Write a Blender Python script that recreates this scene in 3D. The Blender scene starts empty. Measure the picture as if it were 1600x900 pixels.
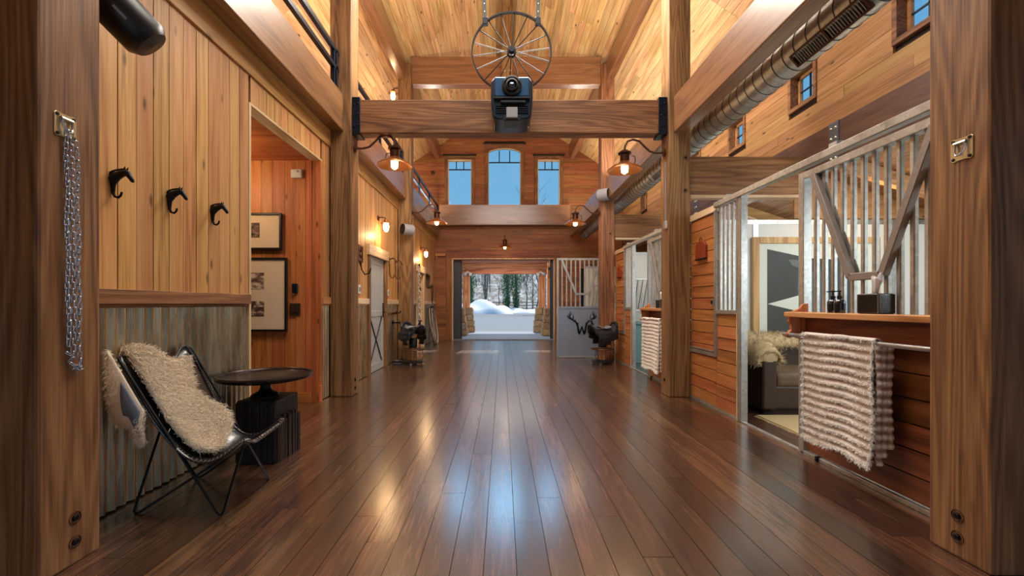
import bpy, bmesh, math, random
import numpy as np
from mathutils import Vector, Matrix
S = bpy.context.scene
C = S.collection
rng = random.Random(7)
nrg = np.random.default_rng(11)
PI = math.pi

# ------------------------------------------------------------------ camera, sky, sun, lights, exposure
cam_d = bpy.data.cameras.new('camera')
cam = bpy.data.objects.new('camera', cam_d); C.objects.link(cam)
cam.location = (0, 0, 1.2); cam.rotation_euler = (PI/2, 0, 0)
cam_d.sensor_width = 36; cam_d.lens = 15.19
cam_d.shift_x = 0.0094; cam_d.shift_y = 0.0156
cam_d.clip_start = 0.05; cam_d.clip_end = 600
S.camera = cam

w = bpy.data.worlds.new('sky'); S.world = w; w.use_nodes = True
wn = w.node_tree; wn.nodes.clear()
tc = wn.nodes.new('ShaderNodeTexCoord'); sx = wn.nodes.new('ShaderNodeSeparateXYZ')
rp = wn.nodes.new('ShaderNodeValToRGB'); bg = wn.nodes.new('ShaderNodeBackground'); wo = wn.nodes.new('ShaderNodeOutputWorld')
rp.color_ramp.elements[0].position = 0.0; rp.color_ramp.elements[0].color = (.24, .53, .78, 1)
rp.color_ramp.elements[1].position = 0.45; rp.color_ramp.elements[1].color = (.13, .40, .70, 1)
wn.links.new(tc.outputs['Generated'], sx.inputs[0]); wn.links.new(sx.outputs['Z'], rp.inputs[0])
wn.links.new(rp.outputs[0], bg.inputs[0]); wn.links.new(bg.outputs[0], wo.inputs[0])
bg.inputs[1].default_value = .95

def light(name, kind, loc, rot, energy, color=(1, 1, 1), size=1.0, size_y=None, parent=None, radius=.05):
    d = bpy.data.lights.new(name, kind); d.energy = energy; d.color = color
    if kind == 'AREA':
        d.size = size
        if size_y: d.shape = 'RECTANGLE'; d.size_y = size_y
    elif kind == 'SUN': d.angle = math.radians(.6)
    else: d.shadow_soft_size = radius
    o = bpy.data.objects.new(name, d); C.objects.link(o); o.location = loc; o.rotation_euler = rot
    if parent: o.parent = parent; o.matrix_parent_inverse = Matrix.Translation(-parent.location)
    return o
sd = Vector((-.10, -.53, -.84))
light('sun', 'SUN', (5, 30, 40), sd.to_track_quat('-Z', 'Y').to_euler(), 5.5, (1, .95, .87))
# added unseen lamp outdoors that throws blue window glare onto the floor
light('sky_daylight', 'AREA', (0.1, 40, 18.8), (Vector((0, 5, 0))-Vector((0.1, 40, 18.8))).to_track_quat('-Z', 'Y').to_euler(), 2500, (.30, .64, 1), 18, 5.5)
# added fill lamp standing in for daylight from the rear doorway
light('door_daylight', 'AREA', (0, -3.9, 1.5), (PI/2, 0, 0), 14, (.92, .96, 1), 3.2, 2.4)
# warm fill lamps without fixtures, added under the roof and on the beams
light('roof_light', 'AREA', (0.1, 3.0, 6.3), (0, 0, 0), 190, (1, .93, .84), 3.2, 2.2)
light('roof_light', 'AREA', (0.1, 6.1, 5.95), (0, 0, 0), 230, (1, .93, .84), 3.2, .9)
light('beam_uplight', 'AREA', (0.1, 5.74, 3.92), (2.75, 0, 0), 120, (1, .90, .76), 3.0, .2)
light('loft_light', 'AREA', (-3.0, 5, 4.2), (PI, 0, 0), 55, (1, .90, .76), .8, 7)
light('ledge_uplight', 'AREA', (-2.12, 11.6, 3.93), (PI, -.35, 0), 70, (1, .90, .78), .12, 4.0)
light('ledge_uplight', 'AREA', (2.28, 11.6, 3.90), (PI, .35, 0), 70, (1, .90, .78), .12, 4.0)
light('ledge_uplight', 'AREA', (2.28, 7.5, 3.90), (PI, .35, 0), 55, (1, .90, .78), .12, 3.0)
S.view_settings.view_transform = 'Standard'; S.view_settings.look = 'None'
S.view_settings.gamma = 1; S.view_settings.use_curve_mapping = False
S.view_settings.exposure = 0.14

# ------------------------------------------------------------------ materials
class NT:
    def __init__(s, name):
        s.m = bpy.data.materials.new(name); s.m.use_nodes = True; s.t = s.m.node_tree
        s.b = s.t.nodes['Principled BSDF']; s.o = s.t.nodes['Material Output']
    def n(s, kind, **kw):
        x = s.t.nodes.new('ShaderNode' + kind)
        for k, v in kw.items(): setattr(x, k, v)
        return x
    def put(s, inp, v):
        if hasattr(v, 'is_output'): s.t.links.new(v, inp)
        else: inp.default_value = v
    def math(s, op, a, b=0.0, c=0.0):
        x = s.n('Math', operation=op); s.put(x.inputs[0], a); s.put(x.inputs[1], b); s.put(x.inputs[2], c); return x.outputs[0]
    def vmul(s, v, f):
        x = s.n('VectorMath', operation='MULTIPLY'); s.put(x.inputs[0], v); x.inputs[1].default_value = f; return x.outputs[0]
    def vadd(s, v, u):
        x = s.n('VectorMath', operation='ADD'); s.put(x.inputs[0], v); s.put(x.inputs[1], u); return x.outputs[0]
    def noise(s, v, scale, detail=2, rough=.5, dist=0):
        x = s.n('TexNoise'); s.put(x.inputs['Vector'], v); x.inputs['Scale'].default_value = scale
        x.inputs['Detail'].default_value = detail; x.inputs['Roughness'].default_value = rough; x.inputs['Distortion'].default_value = dist
        return x.outputs['Fac']
    def ramp(s, f, stops):
        x = s.n('ValToRGB'); e = x.color_ramp.elements
        while len(e) < len(stops): e.new(.5)
        for k, (p, c) in enumerate(stops): e[k].position = p; e[k].color = (*c, 1)
        s.put(x.inputs[0], f); return x.outputs[0]
    def mix(s, f, a, b, blend='MIX'):
        x = s.n('Mix', data_type='RGBA', blend_type=blend)
        s.put(x.inputs[0], f); s.put(x.inputs[6], a if hasattr(a, 'is_output') else (*a, 1)); s.put(x.inputs[7], b if hasattr(b, 'is_output') else (*b, 1))
        return x.outputs[2]
    def maprange(s, f, a, b, c=0., d=1.):
        x = s.n('MapRange'); s.put(x.inputs[0], f); x.inputs[1].default_value = a; x.inputs[2].default_value = b
        x.inputs[3].default_value = c; x.inputs[4].default_value = d; return x.outputs[0]
    def bump(s, h, strength, dist=.01):
        x = s.n('Bump'); x.inputs['Strength'].default_value = strength; x.inputs['Distance'].default_value = dist
        s.put(x.inputs['Height'], h); s.put(s.b.inputs['Normal'], x.outputs[0])
    def pos(s, space='world'):
        if space == 'object': return s.n('TexCoord').outputs['Object']
        return s.n('NewGeometry').outputs['Position']
    def setp(s, **kw):
        for k, v in kw.items(): s.put(s.b.inputs[k.replace('_', ' ')], v)

def srgb(r, g, b):
    f = lambda c: (c/255)/12.92 if c/255 <= .04045 else ((c/255+.055)/1.055)**2.4
    return (f(r), f(g), f(b))

def wood(name, axis, dark, mid, light_, rough=.55, var=.35, knots=1.0, bump=.25, K=42, coat=0., coat_rough=.2, across=5.0, ring=.5, spec=.4, coat_ior=1.5):
    t = NT(name); p = t.pos()
    rnd = t.n('ObjectInfo').outputs['Random']
    cx = t.n('CombineXYZ')
    for i, f in enumerate((37.3, 91.7, 53.1)): t.put(cx.inputs[i], t.math('MULTIPLY', rnd, f))
    p = t.vadd(p, cx.outputs[0])
    sc = lambda a, l: tuple(l if i == axis else a for i in range(3))
    g = t.noise(t.vmul(p, sc(across, across*.075)), 1.0, 1.5, .45, .15)
    rings = t.math('MULTIPLY_ADD', t.math('SINE', t.math('MULTIPLY', g, K)), .5, .5)
    fine = t.noise(t.vmul(p, sc(70, 2.2)), 1.0, 3, .6)
    tone = t.noise(t.vmul(p, sc(7, .5)), 1.0, 2, .5)
    f = t.math('ADD', t.math('MULTIPLY', rings, ring*.5), t.math('ADD', t.math('MULTIPLY', fine, .55), t.math('MULTIPLY', tone, .5)))
    f = t.math('SUBTRACT', f, ring*.25)
    col = t.ramp(f, [(.28, dark), (.5, mid), (.74, light_)])
    h = f
    if knots:
        v = t.n('TexVoronoi'); t.put(v.inputs['Vector'], t.vadd(t.vmul(p, sc(6.5, 2.3)), (0, 0, 0))); v.inputs['Scale'].default_value = 1.0
        kf = t.maprange(v.outputs['Distance'], .04, .13, 1., 0.)
        kf = t.math('MULTIPLY', kf, knots*.85)
        col = t.mix(kf, col, tuple(c*.22 for c in dark))
    hs = t.n('HueSaturation'); t.put(hs.inputs['Color'], col)
    r2 = t.math('FRACT', t.math('MULTIPLY', rnd, 17.77))
    t.put(hs.inputs['Value'], t.math('MULTIPLY_ADD', rnd, var, 1-var/2))
    t.put(hs.inputs['Hue'], t.math('MULTIPLY_ADD', r2, .022, .489))
    t.setp(Base_Color=hs.outputs[0], Roughness=rough, Coat_Weight=coat, Coat_Roughness=coat_rough, Specular_IOR_Level=spec, Coat_IOR=coat_ior)
    t.bump(h, bump, .012)
    return t.m

def plain(name, col, rough=.5, metal=0., var=.15, nscale=25., bump=.06, spec=.5, coat=0., sheen=0., space='world', stretch=(1, 1, 1), emit=None):
    t = NT(name); p = t.vmul(t.pos(space), stretch); n = t.noise(p, nscale, 3, .55)
    c = t.mix(n, tuple(x*(1-var) for x in col), tuple(min(1, x*(1+var)) for x in col))
    t.setp(Base_Color=c, Roughness=rough, Metallic=metal, Specular_IOR_Level=spec, Coat_Weight=coat, Sheen_Weight=sheen)
    if bump: t.bump(n, bump, .01)
    if emit: t.setp(Emission_Color=(*emit[0], 1), Emission_Strength=emit[1])
    return t.m

M = {}
for ax, a in (('x', 0), ('y', 1), ('z', 2)):
    M['golden_'+ax] = wood('golden_pine_'+ax, a, srgb(136, 88, 46), srgb(194, 142, 86), srgb(216, 170, 114), .5, .34, .9, .1, K=40, ring=.2)
    M['ceil_'+ax] = wood('roof_pine_'+ax, a, srgb(148, 102, 58), srgb(208, 162, 106), srgb(232, 196, 144), .5, .42, 1.3, .1, K=40, ring=.2)
    M['timber_'+ax] = wood('timber_'+ax, a, srgb(80, 51, 30), srgb(128, 87, 53), srgb(163, 119, 77), .6, .16, .35, .6, K=95, ring=.34, across=4, coat=.08, coat_rough=.35)
    M['beam_'+ax] = wood('smooth_beam_'+ax, a, srgb(98, 62, 36), srgb(136, 92, 56), srgb(164, 118, 78), .42, .14, .35, .06, K=50, ring=.2, coat=.85, coat_rough=.24, coat_ior=1.8)
    M['end_'+ax] = wood('end_wall_pine_'+ax, a, srgb(98, 54, 28), srgb(148, 90, 52), srgb(176, 116, 72), .5, .34, .6, .1, K=44, ring=.2)
    M['brown_'+ax] = wood('clerestory_pine_'+ax, a, srgb(108, 74, 42), srgb(166, 120, 74), srgb(192, 148, 98), .55, .36, 1.2, .1, K=40, ring=.2)
    M['orange_'+ax] = wood('stall_cedar_'+ax, a, srgb(124, 72, 36), srgb(178, 112, 62), srgb(204, 140, 86), .5, .26, .9, .1, K=36, ring=.22)
    M['red_'+ax] = wood('alcove_cedar_'+ax, a, srgb(130, 70, 30), srgb(182, 106, 54), srgb(206, 136, 78), .5, .25, .9, .1, K=36, ring=.2)
    M['pale_'+ax] = wood('pale_trim_'+ax, a, srgb(176, 140, 100), srgb(212, 182, 142), srgb(232, 208, 174), .5, .15, .3, .08)
M['floor'] = wood('walnut_floor', 1, srgb(30, 19, 13), srgb(70, 45, 30), srgb(108, 72, 48), .45, .8, .1, .12, K=64, ring=.2, across=10, coat=1.0, coat_rough=.21, spec=.2, coat_ior=2.5)
M['walnut_x'] = wood('walnut_x', 0, srgb(30, 18, 12), srgb(58, 36, 24), srgb(84, 54, 36), .5, .3, .2, .15)
M['dark_core'] = plain('dark_core', srgb(42, 26, 16), .9)
M['header'] = wood('header_beam', 1, srgb(60, 40, 34), srgb(90, 64, 54), srgb(114, 84, 70), .4, .1, .4, .06, K=60, ring=.25, coat=.8, coat_rough=.25, coat_ior=1.7)
M['char'] = plain('charred_wood', srgb(22, 20, 20), .5, 0, .6, 9, .6, stretch=(6, 6, .6))
M['barkside'] = plain('ribbed_bark', srgb(54, 38, 30), .7, 0, .7, 14, .9, stretch=(8, 8, .4))
t = NT('galvanised'); p = t.pos(); v = t.n('TexVoronoi'); t.put(v.inputs['Vector'], p); v.inputs['Scale'].default_value = 38
n_ = t.noise(t.vmul(p, (9, 9, 2.5)), 1, 3, .6)
t.setp(Base_Color=t.mix(t.math('ADD', t.math('MULTIPLY', v.outputs['Color'], .35), t.math('MULTIPLY', n_, .6)), srgb(148, 148, 142), srgb(226, 228, 224)), Metallic=.82, Roughness=t.maprange(n_, .3, .7, .34, .5)); t.bump(n_, .06); M['galv'] = t.m
t = NT('corrugated_steel'); p = t.pos(); n_ = t.noise(t.vmul(p, (1, 14, 1.6)), 1, 4, .65); n2 = t.noise(t.vmul(p, (1, 40, 6)), 1, 3)
t.setp(Base_Color=t.mix(t.maprange(n_, .35, .65), srgb(150, 128, 98), srgb(218, 200, 164)), Metallic=.95, Roughness=t.maprange(n2, .3, .7, .26, .40)); t.bump(n2, .03); M['corr'] = t.m
M['zinc'] = plain('zinc_plate', srgb(206, 198, 168), .3, .9, .12, 40, .05)
M['chain'] = plain('zinc_chain', srgb(190, 200, 212), .22, .95, .15, 60, .03)
M['black_steel'] = plain('black_steel', srgb(24, 26, 30), .42, .6, .2, 30, .05)
M['blue_steel'] = plain('blue_black_plate', srgb(18, 34, 52), .35, .55, .25, 14, .05)
M['iron'] = plain('cast_iron', srgb(30, 28, 28), .4, .7, .25, 50, .1)
M['rust'] = plain('brown_iron', srgb(92, 60, 46), .5, .6, .3, 40, .1)
M['copper_out'] = plain('copper_shade', srgb(182, 118, 72), .34, .85, .2, 18, .04)
M['bronze'] = plain('bronze_fitter', srgb(84, 52, 38), .35, .8, .2, 30, .05)
M['bulb'] = plain('glowing_jar', (1, .75, .42), .3, 0, .05, emit=((1, .72, .40), 6))
M['leather'] = plain('black_leather', srgb(20, 19, 22), .3, 0, .3, 60, .12, spec=.6, coat=.25)
M['leather_in'] = plain('worn_leather', srgb(40, 34, 32), .32, 0, .5, 12, .12, spec=.6, coat=.25)
M['stitch'] = plain('pale_lacing', srgb(128, 116, 108), .7)
M['fleece'] = plain('cream_sheepskin', srgb(244, 228, 204), .9, 0, .14, 14, .3, sheen=.4)
M['hide'] = plain('hide_underside', srgb(110, 122, 138), .8, 0, .2, 18, .15)
M['tan_fur'] = plain('tan_fur', srgb(206, 184, 140), .9, 0, .3, 16, .3, sheen=.3)
M['plastic'] = plain('black_plastic', srgb(24, 25, 28), .38, 0, .1, 80, .03)
M['grille'] = plain('speaker_grille', srgb(44, 42, 42), .6, .2, .3, 260, .3)
M['speaker_grey'] = plain('grey_speaker_body', srgb(150, 152, 156), .45, 0, .1, 40, .04)
M['projector'] = plain('black_projector_case', srgb(22, 36, 50), .28, .1, .1, 60, .03, coat=.3)
M['lens'] = plain('lens_glass', srgb(14, 30, 46), .06, 0, .1, 10, 0, spec=1.0, coat=1)
M['white_plastic'] = plain('white_plastic', srgb(226, 222, 214), .45, 0, .05, 40, .02)
M['white_panel'] = plain('white_panel', srgb(226, 228, 220), .45, 0, .06, 3, .03)
M['matboard'] = plain('cream_mat', srgb(226, 206, 176), .8, 0, .04, 50, .02)
M['black_frame'] = plain('black_frame', srgb(22, 18, 16), .4)
M['oak_frame'] = wood('oak_frame', 2, srgb(168, 122, 70), srgb(204, 160, 104), srgb(222, 184, 130), .5, .1, 0, .06)
M['sofa'] = plain('brown_leather', srgb(62, 44, 32), .5, 0, .3, 20, .2, coat=.1)
M['sofa_c'] = plain('brown_cushion', srgb(104, 86, 62), .6, 0, .2, 24, .2)
M['teal'] = plain('pale_teal_paint', srgb(128, 172, 172), .45, 0, .12, 6, .04)
M['plaque'] = plain('rust_red_plaque', srgb(142, 56, 24), .5, .1, .25, 18, .08)
t = NT('field_stone'); rr_ = t.n('ObjectInfo').outputs['Random']; n_ = t.noise(t.pos(), 9, 4, .6)
t.setp(Base_Color=t.mix(t.maprange(n_, .3, .7, 0, .6), t.ramp(rr_, [(0, srgb(150, 112, 72)), (.3, srgb(206, 170, 118)), (.5, srgb(136, 116, 98)), (.75, srgb(190, 148, 98)), (1, srgb(168, 154, 136))]), srgb(110, 86, 64)), Roughness=.85); t.bump(n_, .6, .03); M['stone'] = t.m
M['mortar'] = plain('mortar', srgb(120, 104, 84), .9, 0, .2, 30, .2)
M['porch_x'] = wood('porch_cedar', 0, srgb(150, 84, 48), srgb(204, 132, 88), srgb(226, 162, 118), .6, .12, .3, .1)
M['porch_z'] = wood('porch_cedar_z', 2, srgb(150, 84, 48), srgb(204, 132, 88), srgb(226, 162, 118), .6, .12, .3, .1)
M['concrete'] = plain('grey_concrete', srgb(118, 126, 138), .8, 0, .12, 4, .1)
M['asphalt'] = plain('pale_driveway', srgb(112, 113, 116), .9, 0, .1, 5, .1)
M['snow'] = plain('snow', srgb(196, 202, 214), .7, 0, .05, 2, .3)
M['bark'] = plain('grey_bark', srgb(116, 108, 98), .9, 0, .3, 8, .4)
M['ivy'] = plain('green_needles', srgb(74, 112, 62), .8, 0, .45, 6, .3)
M['slate_door'] = plain('dark_grey_door', srgb(58, 68, 82), .5, .1, .12, 12, .04)
M['gate_sheet'] = plain('brushed_steel_sheet', srgb(150, 160, 176), .4, .55, .16, 5, .05, stretch=(1, 1, 4))
M['rope'] = plain('white_rope', srgb(214, 206, 196), .9, 0, .15, 60, .3)
M['lasso'] = plain('pale_lariat', srgb(170, 160, 146), .8, 0, .3, 60, .3)
M['window_steel'] = plain('black_muntin', srgb(18, 30, 44), .4, .3)
M['tissue'] = plain('white_tissue', srgb(236, 232, 234), .9, 0, .05, 30, .1)
M['saddle'] = plain('navy_saddle_leather', srgb(24, 30, 44), .35, 0, .35, 22, .15, coat=.3)
M['saddle_b'] = plain('black_wool_saddle', srgb(20, 20, 24), .6, 0, .4, 40, .4)
M['seat_hl'] = plain('grey_saddle_seat', srgb(128, 138, 150), .3, 0, .25, 12, .08, coat=.4)
M['stump'] = wood('stump_wood', 2, srgb(120, 76, 44), srgb(178, 126, 84), srgb(206, 160, 116), .6, .2, .4, .2)
M['steel_door'] = plain('pale_weathered_door', srgb(198, 200, 198), .42, .3, .14, 7, .05)
M['rug'] = plain('tan_rug', srgb(186, 166, 122), .95, 0, .3, 30, .5, stretch=(1, 6, 1))
t = NT('window_glass'); tr = t.n('BsdfTransparent'); gl = t.n('BsdfGlossy'); fr = t.n('LayerWeight'); mx = t.n('MixShader')
gl.inputs['Roughness'].default_value = .03; fr.inputs[0].default_value = .5; tr.inputs[0].default_value = (.97, .98, .98, 1)
t.put(mx.inputs[0], t.math('MULTIPLY_ADD', t.math('POWER', fr.outputs['Facing'], 5), .8, .02)); t.t.links.new(tr.outputs[0], mx.inputs[1]); t.t.links.new(gl.outputs[0], mx.inputs[2]); t.t.links.new(mx.outputs[0], t.o.inputs[0]); M['glass'] = t.m
# old photograph print: greys of a blurred landscape
t = NT('old_print'); p = t.pos(); n_ = t.noise(t.vmul(p, (9, 9, 16)), 1, 5, .65, .6)
t.setp(Base_Color=t.ramp(n_, [(.36, srgb(38, 28, 26)), (.52, srgb(120, 92, 80)), (.64, srgb(222, 204, 186))]), Roughness=.5); M['print'] = t.m
# woven throw: cream ridges over tan weave, following the height of the rows
t = NT('knit_throw'); p = t.pos(); sp = t.n('SeparateXYZ'); t.put(sp.inputs[0], p)
wv = t.math('MULTIPLY_ADD', t.math('SINE', t.math('MULTIPLY', sp.outputs[2], 2*PI/.054)), .5, .5)
n_ = t.noise(t.vmul(p, (30, 90, 14)), 1, 3)
t.setp(Base_Color=t.mix(t.math('MULTIPLY_ADD', n_, .6, t.math('MULTIPLY_ADD', wv, .9, -.35)), srgb(178, 150, 126), srgb(252, 246, 240)), Roughness=.95, Sheen_Weight=.3); t.bump(n_, .5, .01); M['knit'] = t.m
M['yarn'] = plain('cream_yarn', srgb(250, 244, 238), .95, 0, .1, 30, .2, sheen=.3)
# brush covered hillside: snow with grey-brown undergrowth
t = NT('winter_hillside'); p = t.pos(); n1 = t.noise(t.vmul(p, (.5, .12, 1.2)), 1, 5, .7); n2 = t.noise(t.vmul(p, (2.2, .3, 1.1)), 1, 4, .7)
t.setp(Base_Color=t.mix(t.maprange(t.math('ADD', t.math('MULTIPLY', n1, .5), t.math('MULTIPLY', n2, .5)), .38, .54), srgb(184, 188, 194), srgb(118, 110, 102)), Roughness=.95); M['hill'] = t.m
# ------------------------------------------------------------------ mesh helpers
class MB:
    def __init__(s): s.v = []; s.f = []; s.mi = []; s.cur = 0
    def add(s, vs, fs):
        o = len(s.v); s.v += [tuple(q) for q in vs]; s.f += [tuple(i+o for i in f) for f in fs]; s.mi += [s.cur]*len(fs); return s
    def box(s, x0, x1, y0, y1, z0, z1):
        return s.add([(x0,y0,z0),(x1,y0,z0),(x1,y1,z0),(x0,y1,z0),(x0,y0,z1),(x1,y0,z1),(x1,y1,z1),(x0,y1,z1)],
                     [(0,3,2,1),(4,5,6,7),(0,1,5,4),(1,2,6,5),(2,3,7,6),(3,0,4,7)])
    def obox(s, c, size, rot=None, taper=1.0):
        hx, hy, hz = (q/2 for q in size); R = rot or Matrix.Identity(3); c = Vector(c); vs = []
        for z, k in ((-hz, 1.0), (hz, taper)):
            for x, y in ((-hx,-hy),(hx,-hy),(hx,hy),(-hx,hy)): vs.append(c + R @ Vector((x*k, y*k, z)))
        return s.add(vs, [(0,3,2,1),(4,5,6,7),(0,1,5,4),(1,2,6,5),(2,3,7,6),(3,0,4,7)])
    def bar(s, a, b, w_, h_, up=(0,0,1)):
        a = Vector(a); b = Vector(b); d = (b-a); L = d.length; d.normalize(); u = Vector(up)
        if abs(d.dot(u)) > .98: u = Vector((0,1,0))
        x = d.cross(u).normalized(); z = x.cross(d).normalized()
        R = Matrix((x, d, z)).transposed()
        return s.obox((a+b)/2, (w_, L, h_), R)
    def tube(s, pts, r, n=10, closed=False, caps=True):
        pts = [Vector(p) for p in pts]; N = len(pts); rs = r if isinstance(r, (list, tuple)) else [r]*N
        vs = []; fs = []; px = None
        for i, p in enumerate(pts):
            if closed: t_ = pts[(i+1) % N]-pts[i-1]
            else: t_ = pts[min(i+1, N-1)]-pts[max(i-1, 0)]
            t_.normalize()
            if px is None:
                px = t_.orthogonal().normalized()
            px = (px - t_*px.dot(t_))
            px = px.normalized() if px.length > 1e-6 else t_.orthogonal().normalized()
            py = t_.cross(px)
            for k in range(n):
                a = 2*PI*k/n; vs.append(p + (px*math.cos(a)+py*math.sin(a))*rs[i])
        for i in range(N if closed else N-1):
            for k in range(n):
                a = i*n+k; b = i*n+(k+1) % n; j = ((i+1) % N)*n
                fs.append((a, b, j+(k+1) % n, j+k))
        if caps and not closed: fs.append(tuple(range(n-1, -1, -1))); fs.append(tuple((N-1)*n+k for k in range(n)))
        return s.add(vs, fs)
    def lathe(s, prof, o=(0,0,0), axis=(0,0,1), n=24):
        ax = Vector(axis).normalized(); u = ax.orthogonal().normalized(); w_ = ax.cross(u); o = Vector(o); vs = []; fs = []
        for r, z in prof:
            for k in range(n):
                a = 2*PI*k/n; vs.append(o + ax*z + (u*math.cos(a)+w_*math.sin(a))*max(r, 1e-4))
        for i in range(len(prof)-1):
            for k in range(n): fs.append((i*n+k, i*n+(k+1) % n, (i+1)*n+(k+1) % n, (i+1)*n+k))
        return s.add(vs, fs)
    def ell(s, c, r, n=16, m=10, R=None):
        c = Vector(c); R = R or Matrix.Identity(3); vs = []; fs = []
        for i in range(m+1):
            th = PI*i/m
            for k in range(n):
                a = 2*PI*k/n; vs.append(c + R @ Vector((r[0]*math.sin(th)*math.cos(a), r[1]*math.sin(th)*math.sin(a), r[2]*math.cos(th)+0)))
        for i in range(m):
            for k in range(n): fs.append((i*n+k, (i+1)*n+k, (i+1)*n+(k+1) % n, i*n+(k+1) % n))
        return s.add(vs, fs)
    def prism(s, poly, off):
        n = len(poly); off = Vector(off); vs = [Vector(p) for p in poly]; vs += [p+off for p in vs]
        fs = [tuple(range(n-1, -1, -1)), tuple(range(n, 2*n))] + [(k, (k+1) % n, n+(k+1) % n, n+k) for k in range(n)]
        return s.add(vs, fs)
    def grid(s, G):
        nu, nv = len(G), len(G[0])
        return s.add([q for r in G for q in r], [(i*nv+j, (i+1)*nv+j, (i+1)*nv+j+1, i*nv+j+1) for i in range(nu-1) for j in range(nv-1)])
    def build(s, name, mat, parent=None, smooth=False, bevel=0., seg=1, mats=None, solid=0.):
        me = bpy.data.meshes.new(name); me.from_pydata(s.v, [], s.f)
        bm = bmesh.new(); bm.from_mesh(me)
        if solid == 0: bmesh.ops.recalc_face_normals(bm, faces=bm.faces)
        bm.to_mesh(me); bm.free()
        for m_ in (mats or [mat]): me.materials.append(m_)
        if mats:
            for p_, k in zip(me.polygons, s.mi): p_.material_index = k
        if smooth:
            for p_ in me.polygons: p_.use_smooth = True
            me.set_sharp_from_angle(angle=math.radians(smooth if smooth > 1 else 42))
        o = bpy.data.objects.new(name, me); C.objects.link(o)
        if parent: attach(o, parent)
        if bevel:
            b = o.modifiers.new('bevel', 'BEVEL'); b.width = bevel; b.segments = seg; b.limit_method = 'ANGLE'
        if solid:
            b = o.modifiers.new('solid', 'SOLIDIFY'); b.thickness = abs(solid); b.offset = -1 if solid > 0 else 1
        return o

def wloc(o): return o['wl'] if 'wl' in o else (0, 0, 0)
WL = {}
def attach(o, parent):
    o.parent = parent; o.matrix_parent_inverse = Matrix.Translation(-WL.get(parent.name, Vector((0, 0, 0))))
def tag(o, label=None, cat=None, group=None, kind=None):
    if label: o['label'] = label
    if cat: o['category'] = cat
    if group: o['group'] = group
    if kind: o['kind'] = kind
    return o
def thing(name, label, cat, loc=(0, 0, 0), group=None, kind=None):
    o = bpy.data.objects.new(name, None); C.objects.link(o); o.location = loc; o.empty_display_size = .1
    WL[o.name] = Vector(loc)
    return tag(o, label, cat, group, kind)
def structure(name, loc=(0, 0, 0)): return thing(name, None, None, loc, None, 'structure')
def copy_tree(o, delta, label=None, parent=None):
    c = o.copy(); C.objects.link(c)
    if parent: c.parent = parent
    else: c.location = Vector(o.location)+Vector(delta); WL[c.name] = Vector(c.location)
    if label: c['label'] = label
    for ch in o.children: copy_tree(ch, delta, None, c)
    return c

CUBE = {}
def plank(parent, x0, x1, y0, y1, z0, z1, mat, name='plank', rot=None):
    me = CUBE.get(mat.name)
    if me is None:
        b = MB().box(-.5, .5, -.5, .5, -.5, .5); me = bpy.data.meshes.new('plank_'+mat.name); me.from_pydata(b.v, [], b.f); me.materials.append(mat); CUBE[mat.name] = me
    o = bpy.data.objects.new(name, me); C.objects.link(o)
    o.location = ((x0+x1)/2, (y0+y1)/2, (z0+z1)/2); o.scale = (x1-x0, y1-y0, z1-z0)
    if rot: o.rotation_euler = rot
    if parent: attach(o, parent)
    return o
def timber(name, label, cat, box, mat, bevel=.012, parent=None, group=None):
    o = MB().box(*box).build(name, mat, parent, bevel=bevel, seg=2)
    if parent is None: tag(o, label, cat, group)
    return o
def part(name, mat, parent, *boxes, bevel=0., seg=1):
    b = MB()
    for q in boxes: b.box(*q)
    return b.build(name, mat, parent, bevel=bevel, seg=seg)
def lerp(a, b, t): return a+(b-a)*t

# ------------------------------------------------------------------ dimensions
XL, XR = -2.235, 2.43            # wall faces to either side of the aisle
YE = 14.3                        # end wall
AP = (0.08, 7.85); SL = .65      # ridge
def roof_z(x): return AP[1]-SL*abs(x-AP[0])

# ------------------------------------------------------------------ floor
fl = structure('floor')
part('subfloor', M['dark_core'], fl, (-4.2, 6.3, -4, 14.3, -.25, -.008))
x = XL-.1
col = 0
while x < 2.5:
    wd = .15; y = .9 - rng.random()*1.6
    while y < YE:
        L = rng.choice((1.2, 1.6, 2.1, 2.6, 3.0)); y1 = min(y+L, YE)
        if YE-y1 < .5: y1 = YE
        plank(fl, x+.0016, x+wd-.0016, y, y1-.003, -.02+rng.random()*.0006, rng.random()*.0012, M['floor'], 'floor_plank')
        y = y1
    x += wd
b = MB()
x = XL-.1
while x < 2.5:
    b.box(x+.001, x+.149, -4, -.72, -.02, 0); x += .15
tag(b.build('floor_boards', M['floor'], fl), kind='stuff')
b = MB(); x = 2.56
while x < 6.2: b.box(x, x+.149, .9, 14.2, -.02, 0.0); x += .15
x = -4.2
while x < -2.35: b.box(x, x+.149, 2, 14.2, -.02, 0.0); x += .15
tag(b.build('side_floor_boards', M['floor'], fl), kind='stuff')

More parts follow.
